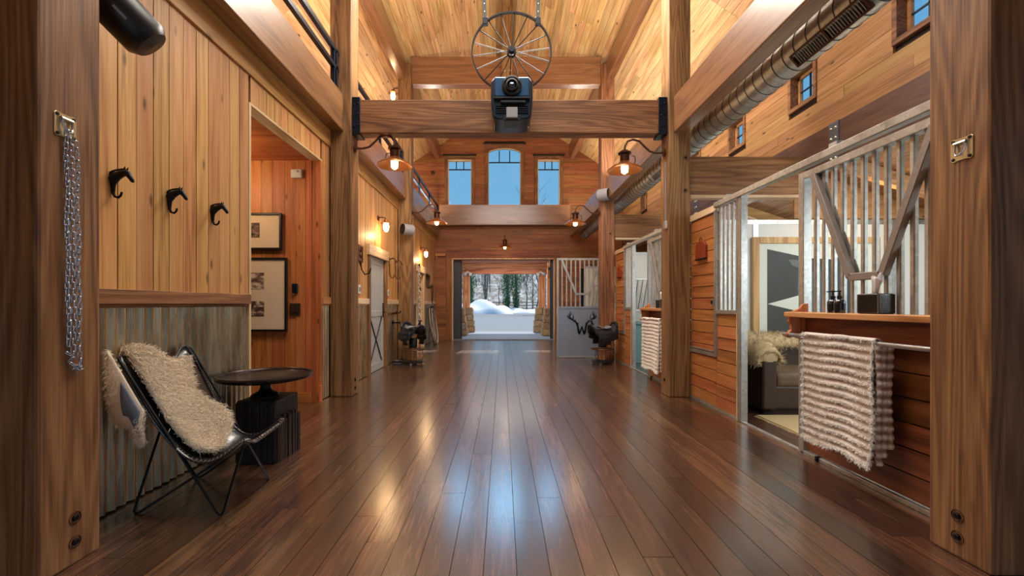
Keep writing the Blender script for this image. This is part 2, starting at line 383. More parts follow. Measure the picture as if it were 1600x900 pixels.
# ------------------------------------------------------------------ left wall
wl = structure('wall_left')
ALC0, ALC1, ALZ = 3.83, 5.30, 2.96           # alcove opening
D1 = (7.2, 8.3, 2.05); D2 = (11.25, 12.25, 2.05)  # doors
b = MB()
for y0, y1, z0, z1 in ((-4, ALC0, 0, 3.75), (ALC0, ALC1, ALZ+.05, 3.75), (ALC1+.06, D1[0], 0, 3.75), (D1[0], D1[1], D1[2], 3.75), (D1[1], D2[0], 0, 3.75), (D2[0], D2[1], D2[2], 3.75), (D2[1], YE, 0, 3.75)):
    b.box(XL-.16, XL-.03, y0, y1, z0, z1)
b.build('wall_core', M['dark_core'], wl)
ZR0, ZR1, ZT = 1.20, 1.285, 3.22
def vplanks(parent, X, y0, y1, z0, z1, mat, wd=.13, th=.024):
    n = max(1, round((y1-y0)/wd)); s_ = (y1-y0)/n
    for i in range(n):
        pr = rng.random()*.003
        plank(parent, X-th, X+pr, y0+i*s_+.003, y0+(i+1)*s_-.003, z0, z1, mat)
vplanks(wl, XL, 2.12, 3.80, ZR1, ZT, M['golden_z'])
vplanks(wl, XL, 3.83, 5.30, ALZ+.02, ZT, M['golden_z'])
vplanks(wl, XL, 5.34, 5.58, ZR1, ZT, M['golden_z'])
vplanks(wl, XL, 5.86, D1[0]-.04, ZR1, ZT, M['golden_z'])
vplanks(wl, XL, D1[0]-.04, D1[1]+.04, 2.19, ZT, M['golden_z'])
vplanks(wl, XL, D1[1]+.04, 9.2, ZR1, ZT, M['golden_z'])
vplanks(wl, XL, 9.5, D2[0]-.04, ZR1, ZT, M['golden_z'])
vplanks(wl, XL, D2[0]-.04, D2[1]+.04, 2.19, ZT, M['golden_z'])
vplanks(wl, XL, D2[1]+.04, YE, ZR1, ZT, M['golden_z'])
b = MB(); y = -1.0
while y < 2.1: b.box(XL-.024, XL, y, y+.126, ZR1, ZT); y += .13
tag(b.build('wall_planks', M['golden_z'], wl), kind='stuff')
def corrugated(y0, y1):
    n = int((y1-y0)/.067*12); prof = [(XL-.012+.011*math.sin(2*PI*(y0+i*(y1-y0)/n)/.067), y0+i*(y1-y0)/n) for i in range(n+1)]
    b = MB(); b.grid([[(x_, y_, .012) for x_, y_ in prof], [(x_, y_, ZR0) for x_, y_ in prof]])
    b.build('corrugated_sheet', M['corr'], wl, smooth=60)
segs = [(-1, 3.80), (5.34, 5.58), (5.86, D1[0]-.02), (D1[1]+.02, 9.2), (9.5, D2[0]-.02), (D2[1]+.02, YE)]
for k, (a_, c_) in enumerate(segs):
    corrugated(a_, c_)
    m_ = M['timber_y'] if k == 0 else (M['golden_y'] if k == 1 else M['pale_y'])
    part('chair_rail', m_, wl, (XL-.01, XL+.028, a_, c_, ZR0, ZR1), (XL-.01, XL+.012, a_, c_, ZR0-.022, ZR0), bevel=.003)
part('frieze_board', M['golden_y'], wl, (XL-.01, XL+.02, -1, YE, ZT, 3.44), bevel=.003)
part('upper_frieze_board', M['golden_y'], wl, (XL-.03, XL-.004, -1, YE, 3.44, 3.75))
t1 = structure('trim_1')   # casing round the alcove
part('side_casing', M['pale_z'], t1, (XL-.12, XL+.008, 3.80, 3.83, 0, ALZ+.02))
part('head_casing', M['pale_y'], t1, (XL-.12, XL+.008, 3.83, ALC1+.04, ALZ, ALZ+.02))
part('far_casing', M['red_z'], t1, (XL-.1, XL+.006, ALC1, ALC1+.04, 0, ALZ))
part('base_block', M['red_z'], t1, (XL-.02, XL+.014, ALC1-.02, ALC1+.04, 0, .2))
# alcove
wa = structure('wall_alcove')
part('wall_core', M['dark_core'], wa, (-4.2, XL-.1, ALC1+.03, ALC1+.1, 0, ALZ), (-4.25, -4.15, 3.6, ALC1+.1, 0, ALZ), (-4.2, XL-.1, 3.72, 3.8, 0, ALZ))
x = XL-.10; k = 0
for wd in (.075, .12, .14, .15, .14, .16, .15, .14, .15, .14, .15, .14, .15, .14):
    plank(wa, x-wd+.003, x-.002, ALC1-(.012 if k < 2 else 0)+rng.random()*.003, ALC1+.03, 0, ALZ, M['red_z']); x -= wd; k += 1
part('alcove_ceiling', M['red_x'], wa, (-4.2, XL-.12, 3.8, ALC1+.05, ALZ, ALZ+.03))
part('alcove_baseboard', M['red_x'], wa, (-4.2, XL-.1, ALC1-.03, ALC1-.012, 0, .115), bevel=.003)
light('alcove_lamp', 'POINT', (-3.3, 4.5, 2.7), (0, 0, 0), 26, (1, .72, .42), radius=.12)  # unseen point lamp added to warm the alcove

# ------------------------------------------------------------------ loft over the left rooms
lf = structure('floor_loft')
b = MB(); y = -1
while y < YE: b.box(-4.3, -2.2, y, y+.138, 3.76, 3.9); y += .14
tag(b.build('loft_boards', M['golden_x'], lf), kind='stuff')
part('loft_bearer', M['beam_y'], lf, (-4.3, -2.3, -1, -.9, 3.6, 3.76))
wlo = structure('wall_loft')
for i in range(10):
    z0 = 3.9+i*.14; y = -1.0
    if z0 > roof_z(-4.2): break
    while y < YE:
        L = rng.uniform(2.2, 4.2); y1 = min(y+L, YE); plank(wlo, -4.25, -4.2+rng.random()*.004, y, y1-.004, z0, z0+.136, M['brown_y']); y = y1

# ------------------------------------------------------------------ end wall
we = structure('wall_end')
part('wall_core', M['dark_core'], we, *[q for q in (
    (-4.3, -1.66, YE+.03, YE+.16, 0, 4.45), (1.73, 6.4, YE+.03, YE+.16, 0, 4.45), (-1.66, 1.73, YE+.03, YE+.16, 2.71, 4.45),
    (-4.3, -1.82, YE+.03, YE+.16, 4.45, 5.05), (-1.0, -.49, YE+.03, YE+.16, 4.45, 6.3), (.63, 1.15, YE+.03, YE+.16, 4.45, 6.3), (1.92, 4.3, YE+.03, YE+.16, 4.45, 5.05),
    (-2.2, -1.82, YE+.03, YE+.16, 5.05, 6.2), (1.92, 2.4, YE+.03, YE+.16, 5.05, 6.2), (-1.9, 2.0, YE+.03, YE+.16, 6.4, 6.55), (-1.2, 1.36, YE+.03, YE+.16, 6.55, 7.0), (-.5, .7, YE+.03, YE+.16, 7.0, 7.5))])
WIN = [(-1.80, -1.02, 4.48, 5.97), (-.47, .61, 4.48, 6.36), (1.17, 1.90, 4.48, 5.97)]
OPEN = [(-1.66, 1.73, 0, 2.71)] + [(a_-.11, c_+.11, 4.4, d_+.14) for a_, c_, b_, d_ in WIN]
rows = int(7.7/.14)
for i in range(rows):
    z0 = i*.14; z1 = z0+.137; h = roof_z(0)-0
    lim = (AP[1]+.03-z0)/SL
    lo, hi = max(-4.2, AP[0]-lim), min(4.15 if z0 > 2.3 else 2.6, AP[0]+lim)
    iv = [(lo, hi)]
    for (a_, c_, b_, d_) in OPEN:
        if z1 > b_+.07 and z0 < d_-.05:
            nv = []
            for (p_, q_) in iv:
                if c_ <= p_ or a_ >= q_: nv.append((p_, q_)); continue
                if a_ > p_: nv.append((p_, a_))
                if c_ < q_: nv.append((c_, q_))
            iv = nv
    for (p_, q_) in iv:
        x = p_
        while q_-x > .03:
            x1 = min(q_, x+rng.uniform(1.6, 4.0))
            if q_-x1 < .4: x1 = q_
            plank(we, x, x1-.003, YE-rng.random()*.004, YE+.04, z0, z1, M['end_x']); x = x1
def window_unit(name, a_, c_, b_, d_, arched):
    wd = structure(name, ((a_+c_)/2, YE, b_)); xm = (a_+c_)/2; hw = (c_-a_)/2; y0, y1 = YE-.03, YE+.16
    fr = .07
    sp = d_-.17 if arched else d_           # spring line
    arc = [(xm+hw*math.cos(PI*k/16)*1.0, sp+(d_-sp)*math.sin(PI*k/16)) for k in range(17)] if arched else [(c_, d_), (a_, d_)]
    casing_m = M['timber_z']
    part('side_casing', casing_m, wd, (a_-.11, a_, y0, y1, b_, sp), (c_, c_+.11, y0, y1, b_, sp), bevel=.004)
    top = d_+.13
    if arched:
        b = MB(); outer = [(a_-.11, sp)] + [(a_-.11, top), (c_+.11, top)] + [(c_+.11, sp)]
        for k in range(16):
            (p1, q1), (p2, q2) = arc[k], arc[k+1]
            b.add([(p1, y0, q1), (p2, y0, q2), (p2, y0, top), (p1, y0, top), (p1, y1, q1), (p2, y1, q2), (p2, y1, top), (p1, y1, top)],
                  [(0,1,2,3), (7,6,5,4), (0,4,5,1), (2,6,7,3), (1,5,6,2), (3,7,4,0)])
        b.box(a_-.11, a_, y0, y1, sp, top); b.box(c_, c_+.11, y0, y1, sp, top)
        b.build('head_casing', M['timber_x'], wd)
        b = MB(); b.tube([(p_, YE+.02, q_-.012) for p_, q_ in arc], .022, 6); b.build('arch_bead', M['pale_x'], wd)
    else:
        part('head_casing', M['timber_x'], wd, (a_-.11, c_+.11, y0, y1, d_, top), bevel=.004)
        part('head_bead', M['pale_x'], wd, (a_-.01, c_+.01, y0+.01, y1-.02, d_-.03, d_))
    part('cap_board', M['black_frame'], wd, (a_-.16, c_+.16, y0-.04, y1, top, top+.035))
    part('sill', M['golden_x'], wd, (a_-.11, c_+.11, y0-.02, y1, b_-.04, b_))
    part('jamb_liner', M['pale_z'], wd, (a_, a_+.02, YE-.01, y1, b_, sp), (c_-.02, c_, YE-.01, y1, b_, sp))
    zb = lerp(b_, d_, .80) if not arched else sp-.28
    b = MB(); b.box(a_+.02, c_-.02, YE+.09, YE+.11, zb-.018, zb+.018)
    for f in (1/3, 2/3):
        xx = lerp(a_+.02, c_-.02, f); b.box(xx-.016, xx+.016, YE+.09, YE+.11, zb, d_ if not arched else sp+.11)
    b.build('muntin', M['window_steel'], wd)
    gb = MB(); gb.box(a_+.02, c_-.02, YE+.098, YE+.102, b_, sp)
    if arched:
        gb.prism([(p_, YE+.098, q_) for p_, q_ in arc], (0, .004, 0))
    gb.build('pane', M['glass'], wd)
for k, (a_, c_, b_, d_) in enumerate(WIN): window_unit('window_%d' % (k+1), a_, c_, b_, d_, k == 1)
# doorway in the end wall with its half-slid door
t2 = structure('trim_2')
part('door_casing', M['end_z'], t2, (-1.66-.2, -1.66, YE-.03, YE+.17, 0, 2.71), (1.73, 1.73+.2, YE-.03, YE+.17, 0, 2.71), bevel=.004)
part('door_head', M['end_x'], t2, (-1.86, 1.93, YE-.03, YE+.17, 2.71, 3.0), bevel=.004)
part('edge_strip', M['pale_z'], t2, (-1.665, -1.63, YE-.034, YE+.17, 0, 2.71), (-1.66, 1.73, YE-.034, YE+.17, 2.68, 2.712), (1.70, 1.735, YE-.034, YE+.17, 0, 2.71))
part('threshold', M['concrete'], t2, (-1.66, 1.73, YE-.02, YE+.2, -.02, .03))
d3 = structure('door_3', (-1.5, YE+.22, 0))
part('door_leaf', M['slate_door'], d3, (-3.2, -1.36, YE+.19, YE+.24, .03, 2.9))
part('door_edge', M['black_steel'], d3, (-1.38, -1.36, YE+.18, YE+.25, .03, 2.9))
d4 = structure('door_4', (1.7, YE+.22, 0))
part('door_leaf', M['slate_door'], d4, (1.62, 3.4, YE+.19, YE+.24, .03, 2.9))
part('door_edge', M['black_steel'], d4, (1.60, 1.62, YE+.18, YE+.25, .03, 2.9))

# ------------------------------------------------------------------ roof
ce = structure('ceiling')
ang = math.atan(SL); cl = math.cos(ang)
cb = MB()
for sgn in (-1, 1):
    n = 36; wd = (4.45 if sgn < 0 else 4.12)/cl/n
    for i in range(n):
        s0 = (i+.5)*wd; xc = AP[0]+sgn*s0*cl; zc = AP[1]-s0*math.sin(ang)
        R = Matrix.Rotation(sgn*ang, 3, 'Y')
        cb.obox((xc, 1.3, zc+.03), (wd-.006, 10.6, .03), R)
        y = 6.6
        while y < 14.6:
            y1 = min(14.6, y+rng.uniform(2.0, 3.8))
            if 14.6-y1 < .7: y1 = 14.6
            plank(ce, xc-wd/2+.002, xc+wd/2-.002, y, y1-.003, zc+.012, zc+.045, M['ceil_y'], rot=(0, sgn*ang, 0)); y = y1
tag(cb.build('near_ceiling_boards', M['ceil_y'], ce), kind='stuff')
b = MB()
for sgn in (-1, 1):
    R = Matrix.Rotation(sgn*ang, 3, 'Y'); hw_ = 4.6 if sgn < 0 else 4.2; s0 = hw_/2/cl
    b.obox((AP[0]+sgn*s0*cl, 5.35, AP[1]-s0*math.sin(ang)+.14), (hw_/cl, 19.1, .12), R)
b.build('roof_deck', M['dark_core'], ce)

# ------------------------------------------------------------------ right clerestory wall and lean-to
XC = 4.0
wr = structure('wall_right')
CW = [y_ for y_ in (2.55, 4.15, 5.76, 7.37, 8.97, 10.58, 12.2)]; WH = .27; WZ = 4.10
b = MB(); zs = 3.36; 
for i in range(15):
    z0 = 3.36+i*.133; z1 = z0+.130
    if z0 > roof_z(XC)+.12: break
    iv = [(-4., YE)]
    if z1 > WZ-WH+.02 and z0 < WZ+WH-.02:
        for yc in CW:
            nv = []
            for (p_, q_) in iv:
                if yc+WH <= p_ or yc-WH >= q_: nv.append((p_, q_)); continue
                if yc-WH > p_: nv.append((p_, yc-WH))
                if yc+WH < q_: nv.append((yc+WH, q_))
            iv = nv
    for (p_, q_) in iv:
        y = p_
        while q_-y > .02:
            y1 = min(q_, y+rng.uniform(1.8, 3.6))
            if q_-y1 < .5: y1 = q_
            if y1 < 1.9: b.box(XC, XC+.03, y, y1, z0, z1)
            else: plank(wr, XC-rng.random()*.004, XC+.03, y+.002, y1-.002, z0, z1, M['brown_y'])
            y = y1
tag(b.build('wall_planks', M['brown_y'], wr), kind='stuff')
b = MB(); ys = [-4]+[q for yc in CW for q in (yc-WH, yc+WH)]+[YE]
for k in range(0, len(ys), 2): b.box(XC+.03, XC+.16, ys[k], ys[k+1], 3.36, 5.5)
for yc in CW: b.box(XC+.03, XC+.16, yc-WH, yc+WH, 3.36, WZ-WH); b.box(XC+.03, XC+.16, yc-WH, yc+WH, WZ+WH, 5.5)
b.build('wall_core', M['dark_core'], wr)
for k, yc in enumerate(CW):
    wd = structure('window_%d' % (k+4), (XC, yc, WZ)); g = .055
    part('casing', M['timber_y'], wd, (XC-.02, XC+.16, yc-WH, yc-WH+g, WZ-WH, WZ+WH), (XC-.02, XC+.16, yc+WH-g, yc+WH, WZ-WH, WZ+WH), (XC-.02, XC+.16, yc-WH+g, yc+WH-g, WZ-WH, WZ-WH+g), (XC-.02, XC+.16, yc-WH+g, yc+WH-g, WZ+WH-g, WZ+WH))
    i_ = WH-g
    part('sash', M['golden_y'], wd, (XC+.09, XC+.13, yc-i_, yc-i_+.035, WZ-i_, WZ+i_), (XC+.09, XC+.13, yc+i_-.035, yc+i_, WZ-i_, WZ+i_), (XC+.09, XC+.13, yc-i_, yc+i_, WZ-i_, WZ-i_+.035), (XC+.09, XC+.13, yc-i_, yc+i_, WZ+i_-.035, WZ+i_))
    part('muntin', M['window_steel'], wd, (XC+.10, XC+.12, yc-.008, yc+.008, WZ-i_, WZ+i_), (XC+.10, XC+.12, yc-i_, yc+i_, WZ-.008, WZ+.008))
    part('pane', M['glass'], wd, (XC+.108, XC+.112, yc-i_, yc+i_, WZ-i_, WZ+i_))
# lean-to over the stalls
cl2 = structure('ceiling_stalls')
b = MB(); n = 18
sl2 = math.atan2(.75, 2.3)
for i in range(n):
    f = (i+.5)/n; xc = lerp(XC, 6.3, f); zc = lerp(3.05, 2.3, f)
    plank(cl2, xc-.068, xc+.068, 1.0, YE, zc, zc+.03, M['timber_y'], rot=(0, sl2, 0))
for y in np.arange(1.6, 14, 1.22):
    MB().bar((XC, y, 2.96), (6.3, y, 2.21), .09, .16).build('rafter', M['brown_x'], cl2)
MB().obox((5.25, 7.6, 2.76), (2.3, 14, .06), Matrix.Rotation(sl2, 3, 'Y')).build('roof_deck', M['dark_core'], cl2)
wo_ = structure('wall_outer')
b = MB()
for y0, y1, z0, z1 in ((-1, 3.0, 0, 2.5), (3.0, 4.6, 0, 1.0), (3.0, 4.6, 2.0, 2.5), (4.6, 6.7, 0, 2.5), (6.7, 8.3, 0, 1.0), (6.7, 8.3, 2.0, 2.5), (8.3, YE, 0, 2.5)): b.box(6.25, 6.35, y0, y1, z0, z1)
b.build('wall_panel', M['white_panel'], wo_)
light('stall_daylight', 'AREA', (4.4, 2.2, 1.7), (PI/2, 0, 0), 34, (.86, .95, 1), 2.4, 1.0)  # fill lamps added inside the stalls, not at any window
light('stall_daylight', 'AREA', (4.6, 3.9, 2.5), (.5, 0, 0), 30, (.92, .97, 1), 1.6, .6)
grr = structure('ground_rear'); part('gravel', M['mortar'], grr, (-30, 30, -40, -4.16, -.3, -.02))
wrr = structure('wall_rear')
part('wall_boards', M['end_x'], wrr, (-4.3, -1.9, -4.15, -4.0, 0, 3.4), (1.9, 6.3, -4.15, -4.0, 0, 3.4), (-4.3, 6.3, -4.15, -4.0, 3.4, 5.2), (-1.9, 1.9, -4.15, -4.0, 2.9, 3.4), (-3.4, 3.5, -4.15, -4.0, 5.2, 5.9), (-1.6, 1.7, -4.15, -4.0, 5.9, 7.0))
light('stall_daylight', 'AREA', (4.4, 6.1, 1.7), (PI/2, 0, 0), 30, (.86, .95, 1), 2.4, 1.0)  # the same added fill for the second stall
# ------------------------------------------------------------------ posts and beams
def post(x0, x1, y0, y1, label, holes):
    o = timber('timber_post', label, 'post', (x0, x1, y0, y1, 0, 6.34), M['timber_z'], .014)
    for (face, u, z) in holes:
        b = MB()
        if face == 'y': b.lathe([(.0, -.004), (.028, -.004), (.03, .004)], (u, y0, z), (0, -1, 0), 14); c = (u, y0-.002, z); ax = (0, -1, 0)
        else:
            s_ = 1 if face == '+' else -1; xx = x1 if face == '+' else x0
            b.lathe([(.0, -.004), (.026, -.004), (.028, .004)], (xx, u, z), (s_, 0, 0), 14); c = (xx+s_*.002, u, z); ax = (s_, 0, 0)
        b.build('bolt_hole', M['dark_core'], o)
        MB().lathe([(.016, 0), (.016, .006), (.011, .01), (.0, .011)], c, ax, 8).build('bolt_head', M['iron'], o)
    return o
p1l = post(-2.23, -1.97, 1.83, 2.12, 'thick rough timber post at left, carrying the hanging chain', [('+', 1.99, .215), ('+', 1.99, .105)])
p1r = post(2.15, 2.43, 1.90, 2.18, 'thick rough timber post at right beside the towel shelf', [('-', 2.04, .20), ('-', 2.04, .10)])
p2l = post(-2.23, -1.95, 5.58, 5.86, 'second timber post on the left, just past the alcove with pictures', [('+', 5.72, .2), ('+', 5.72, .09)])
p2r = post(2.14, 2.42, 5.55, 5.83, 'second timber post on the right, between the two stalls', [('y', 2.35, 3.08), ('y', 2.35, 2.66), ('-', 5.7, .2)])
p3l = post(-2.23, -1.95, 9.21, 9.49, 'third timber post on the left, behind the saddle stool', [('+', 9.35, .2)])
p3r = post(2.11, 2.39, 9.21, 9.49, 'third timber post on the right, beside the W stall gate', [('y', 2.3, 2.7)])
for y0, y1, lab in ((2.12, 5.58, 'long loft edge beam above the alcove, left side'), (5.86, 9.21, 'loft edge beam above the pale left door, lit blue'), (9.49, 14.1, 'farthest loft edge beam, left side, reaching the end wall')):
    timber('loft_beam', lab, 'beam', (-2.215, -2.05, y0, y1, 3.43, 3.90), M['beam_y'], .012)
for y0, y1, lab in ((2.18, 5.55, 'long beam above the right stall with the knitted throw'), (5.83, 9.21, 'blue-lit beam over the second stall, above the duct'), (9.49, 14.1, 'farthest beam over the right side, ending at the end wall')):
    timber('stall_beam', lab, 'beam', (2.20, 2.38, y0, y1, 3.40, 3.86), M['beam_y'], .012)
tb = timber('tie_beam', 'heavy tie beam across the aisle under the projector', 'beam', (-1.95, 2.14, 5.62, 5.80, 3.42, 3.86), M['timber_x'], .014)
for xa, xb, sg in ((-1.95, -1.85, -1), (2.03, 2.14, 1)):
    o = part('steel_plate', M['blue_steel'], tb, (xa, xb, 5.60, 5.82, 3.40, 3.885), bevel=.004)
    for z in (3.5, 3.64, 3.78):
        for dx in (.03, .075): MB().lathe([(.014, 0), (.014, .008), (.008, .013), (0, .013)], (xa+dx, 5.60, z+(.02 if dx > .05 else 0)), (0, -1, 0), 6).build('bolt', M['black_steel'], o)
timber('end_tie_beam', 'long dark beam on the end wall under the three windows', 'beam', (-2.05, 2.20, 13.98, 14.28, 3.76, 4.42), M['beam_x'], .012)
timber('collar_beam', 'high collar beam between the far posts behind the wagon wheel', 'beam', (-1.95, 2.11, 9.25, 9.45, 5.9, 6.5), M['beam_x'], .012)
for y0, y1, lab in ((2.12, 5.58, 'left roof purlin over the nearest bay'), (5.86, 9.21, 'left roof purlin above the tie beam'), (9.49, 14.29, 'left roof purlin in the farthest bay')):
    timber('purlin', lab, 'beam', (-2.22, -2.06, y0, y1, 5.98, 6.39), M['beam_y'], .012)
for y0, y1, lab in ((2.18, 5.55, 'right roof purlin over the nearest bay'), (5.83, 9.21, 'right roof purlin above the tie beam'), (9.49, 14.29, 'right roof purlin in the farthest bay')):
    timber('purlin', lab, 'beam', (2.22, 2.38, y0, y1, 5.98, 6.39), M['beam_y'], .012)
kp = timber('king_post', 'dark king post behind the wagon wheel, bolted to the collar beam', 'post', (-.01, .22, 9.10, 9.25, 5.96, 7.72), M['timber_z'], .01)
for z in (6.12, 6.42):
    for x_ in (.05, .16): MB().lathe([(.03, 0), (.03, .012), (.014, .024), (0, .024)], (x_, 9.10, z), (0, -1, 0), 8).build('bolt', M['zinc'], kp)
part('shoe_plate', M['black_steel'], kp, (-.02, .23, 9.085, 9.26, 5.9, 5.97))
timber('ridge_beam', 'ridge beam along the peak of the roof', 'beam', (-.0, .16, 2.0, 9.10, 7.45, 7.80), M['beam_y'], .01)
timber('ridge_beam', 'ridge beam continuing to the end wall behind the king post', 'beam', (-.0, .16, 9.26, 14.3, 7.45, 7.80), M['beam_y'], .01)
hb = timber('header_beam', 'dark header beam under the high right windows with riveted steel splice plate', 'beam', (XC-.05, XC+.1, -1, YE, 2.86, 3.365), M['header'], .008)
for y in (5.14, 8.8):
    o = part('splice_plate', plain('splice_steel', srgb(128, 140, 156), .35, .8, .12, 20, .05) if y < 6 else bpy.data.materials['splice_steel'], hb, (XC-.062, XC-.05, y-.075, y+.075, 2.86, 3.36))
    for z in (2.93, 3.05, 3.17, 3.29):
        for dy in (-.035, .035): MB().lathe([(.017, 0), (.015, .008), (.008, .014), (0, .016)], (XC-.062, y+dy, z), (-1, 0, 0), 8).build('rivet', M['zinc'], o)
for y0, lab in ((5.62, 'cross beam from the second right post to the clerestory wall'), (9.27, 'cross beam from the third right post to the clerestory wall')):
    o = timber('cross_beam', lab, 'beam', (2.42 if y0 < 6 else 2.39, XC-.05, y0, y0+.16, 2.62, 3.12), M['timber_x'], .01)
    part('under_strip', M['pale_x'], o, (2.42, XC-.05, y0-.004, y0+.14, 2.585, 2.62))

# ------------------------------------------------------------------ loft railing
for y0, y1, lab in ((2.12, 5.56, 'black steel loft railing above the alcove'), (5.87, 9.2, 'black steel loft railing above the pale left door'), (9.5, 14.2, 'farthest black steel loft railing, left side')):
    t_ = thing('loft_railing', lab, 'railing', (-2.12, y0, 3.9))
    for z in (4.20, 4.42): part('rail', M['blue_steel'], t_, (-2.15, -2.10, y0, y1, z-.025, z+.025))
    part('end_post', M['blue_steel'], t_, (-2.15, -2.10, y1-.09, y1-.04, 3.9, 4.42))
    n = int((y1-y0)/1.45)
    for i in range(n+1):
        y = y0+.05+i*(y1-y0-.2)/n
        part('post', M['blue_steel'], t_, (-2.145, -2.105, y, y+.035, 3.9, 4.42))

# ------------------------------------------------------------------ duct
dx, dz, dr = 2.66, 3.47, .155
du = thing('spiral_duct', 'long round spiral metal duct running under the right roof', 'duct', (dx, 1.0, dz))
MB().tube([(dx, y, dz) for y in (.5, 4, 8, 12, 14.0)], dr, 28).build('duct_pipe', M['galv'], du, smooth=1)
pts = []
for i in range(int(13.5/.15*24)):
    y = .5+i*.15/24; a = 2*PI*i/24; pts.append((dx+math.cos(a)*(dr+.001), y, dz+math.sin(a)*(dr+.001)))
MB().tube(pts, .0055, 4).build('spiral_seam', plain('seam_metal', srgb(92, 94, 92), .45, .8), du)
dn = Vector((-dx, 0, 1.2-dz)).normalized(); tn = Vector((-dn.z, 0, dn.x))
for y0, L in ((3.05, .75), (6.75, .6), (10.4, .6), (13.3, .5)):
    c0 = Vector((dx, 0, dz))+dn*(dr-.005)+tn*.045; hw = .055
    o = MB()
    R = Matrix((tn, (0, 1, 0), dn)).transposed()
    for s_ in (-1, 1): o.obox(c0+tn*s_*hw+Vector((0, y0+L/2, 0)), (.018, L, .03), R)
    for yy in (y0, y0+L, y0+L/2): o.obox(c0+Vector((0, yy, 0)), (.12, .02, .03), R)
    rg = o.build('register_frame', M['rust'] if y0 < 5 else M['galv'], du)
    o = MB(); o.obox(c0+Vector((0, y0+L/2, 0))-dn*.004, (.1, L, .016), R); o.build('register_back', M['dark_core'], rg)
    o = MB(); y = y0+.03
    while y < y0+L-.02: o.obox(c0+Vector((0, y, 0))+dn*.006, (.1, .006, .014), R); y += .026
    tag(o.build('louvre', M['galv'], rg), kind='stuff')

# ------------------------------------------------------------------ gooseneck lamps
def gooseneck(loc, rz, label, group=None):
    t_ = thing('gooseneck_lamp', label, 'lamp', (0, 0, 0), group)
    MB().lathe([(0, 0), (.05, 0), (.05, .018), (.03, .028), (0, .03)], (0, 0, 0), (1, 0, 0), 16).build('backplate', M['rust'], t_, smooth=1)
    pts = [(0.02, 0, 0), (.12, 0, -.002), (.2, 0, .02), (.27, 0, .085), (.34, 0, .155), (.42, 0, .175), (.49, 0, .15), (.525, 0, .09), (.53, 0, .02)]
    MB().tube(pts, .0135, 10).build('arm', M['rust'], t_, smooth=1)
    z = 0
    MB().lathe([(.0, .03), (.045, .03), (.085, .0), (.085, -.015), (.06, -.02), (.06, -.13), (.075, -.14)], (.53, 0, z), (0, 0, 1), 24).build('fitter', M['bronze'], t_, smooth=1)
    MB().lathe([(.07, -.12), (.10, -.15), (.16, -.175), (.225, -.225), (.228, -.235), (.222, -.232), (.155, -.184), (.095, -.16), (.06, -.135)], (.53, 0, z), (0, 0, 1), 32).build('shade', M['copper_out'], t_, smooth=1)
    MB().tube([(.53-.075, .04, -.05), (.53-.12, .04, -.06), (.53-.13, .04, -.12), (.53-.11, .04, -.17)], .006, 6).build('scroll_bracket', M['rust'], t_, smooth=1)
    MB().lathe([(0, -.14), (.044, -.14), (.05, -.2), (.044, -.255), (.02, -.275), (0, -.278)], (.53, 0, z), (0, 0, 1), 16).build('glass_jar', M['bulb'], t_, smooth=1)
    b = MB()
    for k in range(6):
        a = k*PI/3; b.tube([(.53+math.cos(a)*q, math.sin(a)*q, zz) for q, zz in ((.056, -.14), (.058, -.2), (.05, -.262), (.018, -.286))], .0032, 5)
    for q, zz in ((.058, -.17), (.059, -.205), (.055, -.24)): b.tube([(.53+math.cos(a)*q, math.sin(a)*q, zz) for a in np.linspace(0, 2*PI, 14)[:-1]], .003, 5, closed=True)
    b.build('wire_cage', M['iron'], t_)
    light('lamp_glow', 'POINT', (.53, 0, -.34), (0, 0, 0), 4.5, (1, .70, .40), parent=t_, radius=.04)
    t_.location = loc; t_.rotation_euler = (0, 0, rz); WL[t_.name] = Vector(loc)
    return t_
gooseneck((-1.95, 5.69, 3.25), 0, 'copper gooseneck lamp on the second left post')
gooseneck((2.14, 5.69, 3.19), PI, 'copper gooseneck lamp on the second right post')
gooseneck((-1.95, 9.35, 3.18), 0, 'smaller-looking gooseneck lamp on the third left post')
gooseneck((2.11, 9.35, 3.16), PI, 'smaller-looking gooseneck lamp on the third right post')
gooseneck((.08, 14.28, 3.22), -PI/2, 'gooseneck lamp over the end doorway')
def sconce(loc, label, rz=0, k=1.0, energy=13):
    t_ = thing('wall_sconce', label, 'lamp', (0, 0, 0))
    MB().lathe([(0, 0), (.045*k, 0), (.045*k, .02), (0, .022)], (0, 0, .02), (1, 0, 0), 14).build('backplate', M['rust'], t_, smooth=1)
    MB().tube([(.015, 0, .03), (.08, 0, .035), (.13, 0, .025), (.15, 0, -.01)], .011*k, 8).build('arm', M['rust'], t_, smooth=1)
    MB().lathe([(0, 0), (.04, 0), (.045, -.04), (.095, -.055), (.105, -.065), (.05, -.062), (.04, -.07)], (.15, 0, -.01), (0, 0, 1), 20).build('shade', M['copper_out'], t_, smooth=1)
    MB().lathe([(0, -.06), (.045, -.06), (.055, -.12), (.045, -.19), (.018, -.215), (0, -.217)], (.15, 0, -.01), (0, 0, 1), 14).build('glass_jar', M['bulb'], t_, smooth=1)
    b = MB()
    for i in range(5):
        a = i*2*PI/5; b.tube([(.15+math.cos(a)*q, math.sin(a)*q, zz) for q, zz in ((.052, -.07), (.062, -.13), (.052, -.2), (.015, -.232))], .003, 5)
    for zz in (-.11, -.16, -.205): b.tube([(.15+math.cos(a)*.061, math.sin(a)*.061, zz) for a in np.linspace(0, 2*PI, 12)[:-1]], .003, 5, closed=True)
    b.build('wire_cage', M['iron'], t_)
    light('lamp_glow', 'POINT', (.17, 0, -.3), (0, 0, 0), energy, (1, .64, .32), parent=t_, radius=.04)
    t_.location = loc; t_.rotation_euler = (0, 0, rz); t_.scale = (k, k, k)
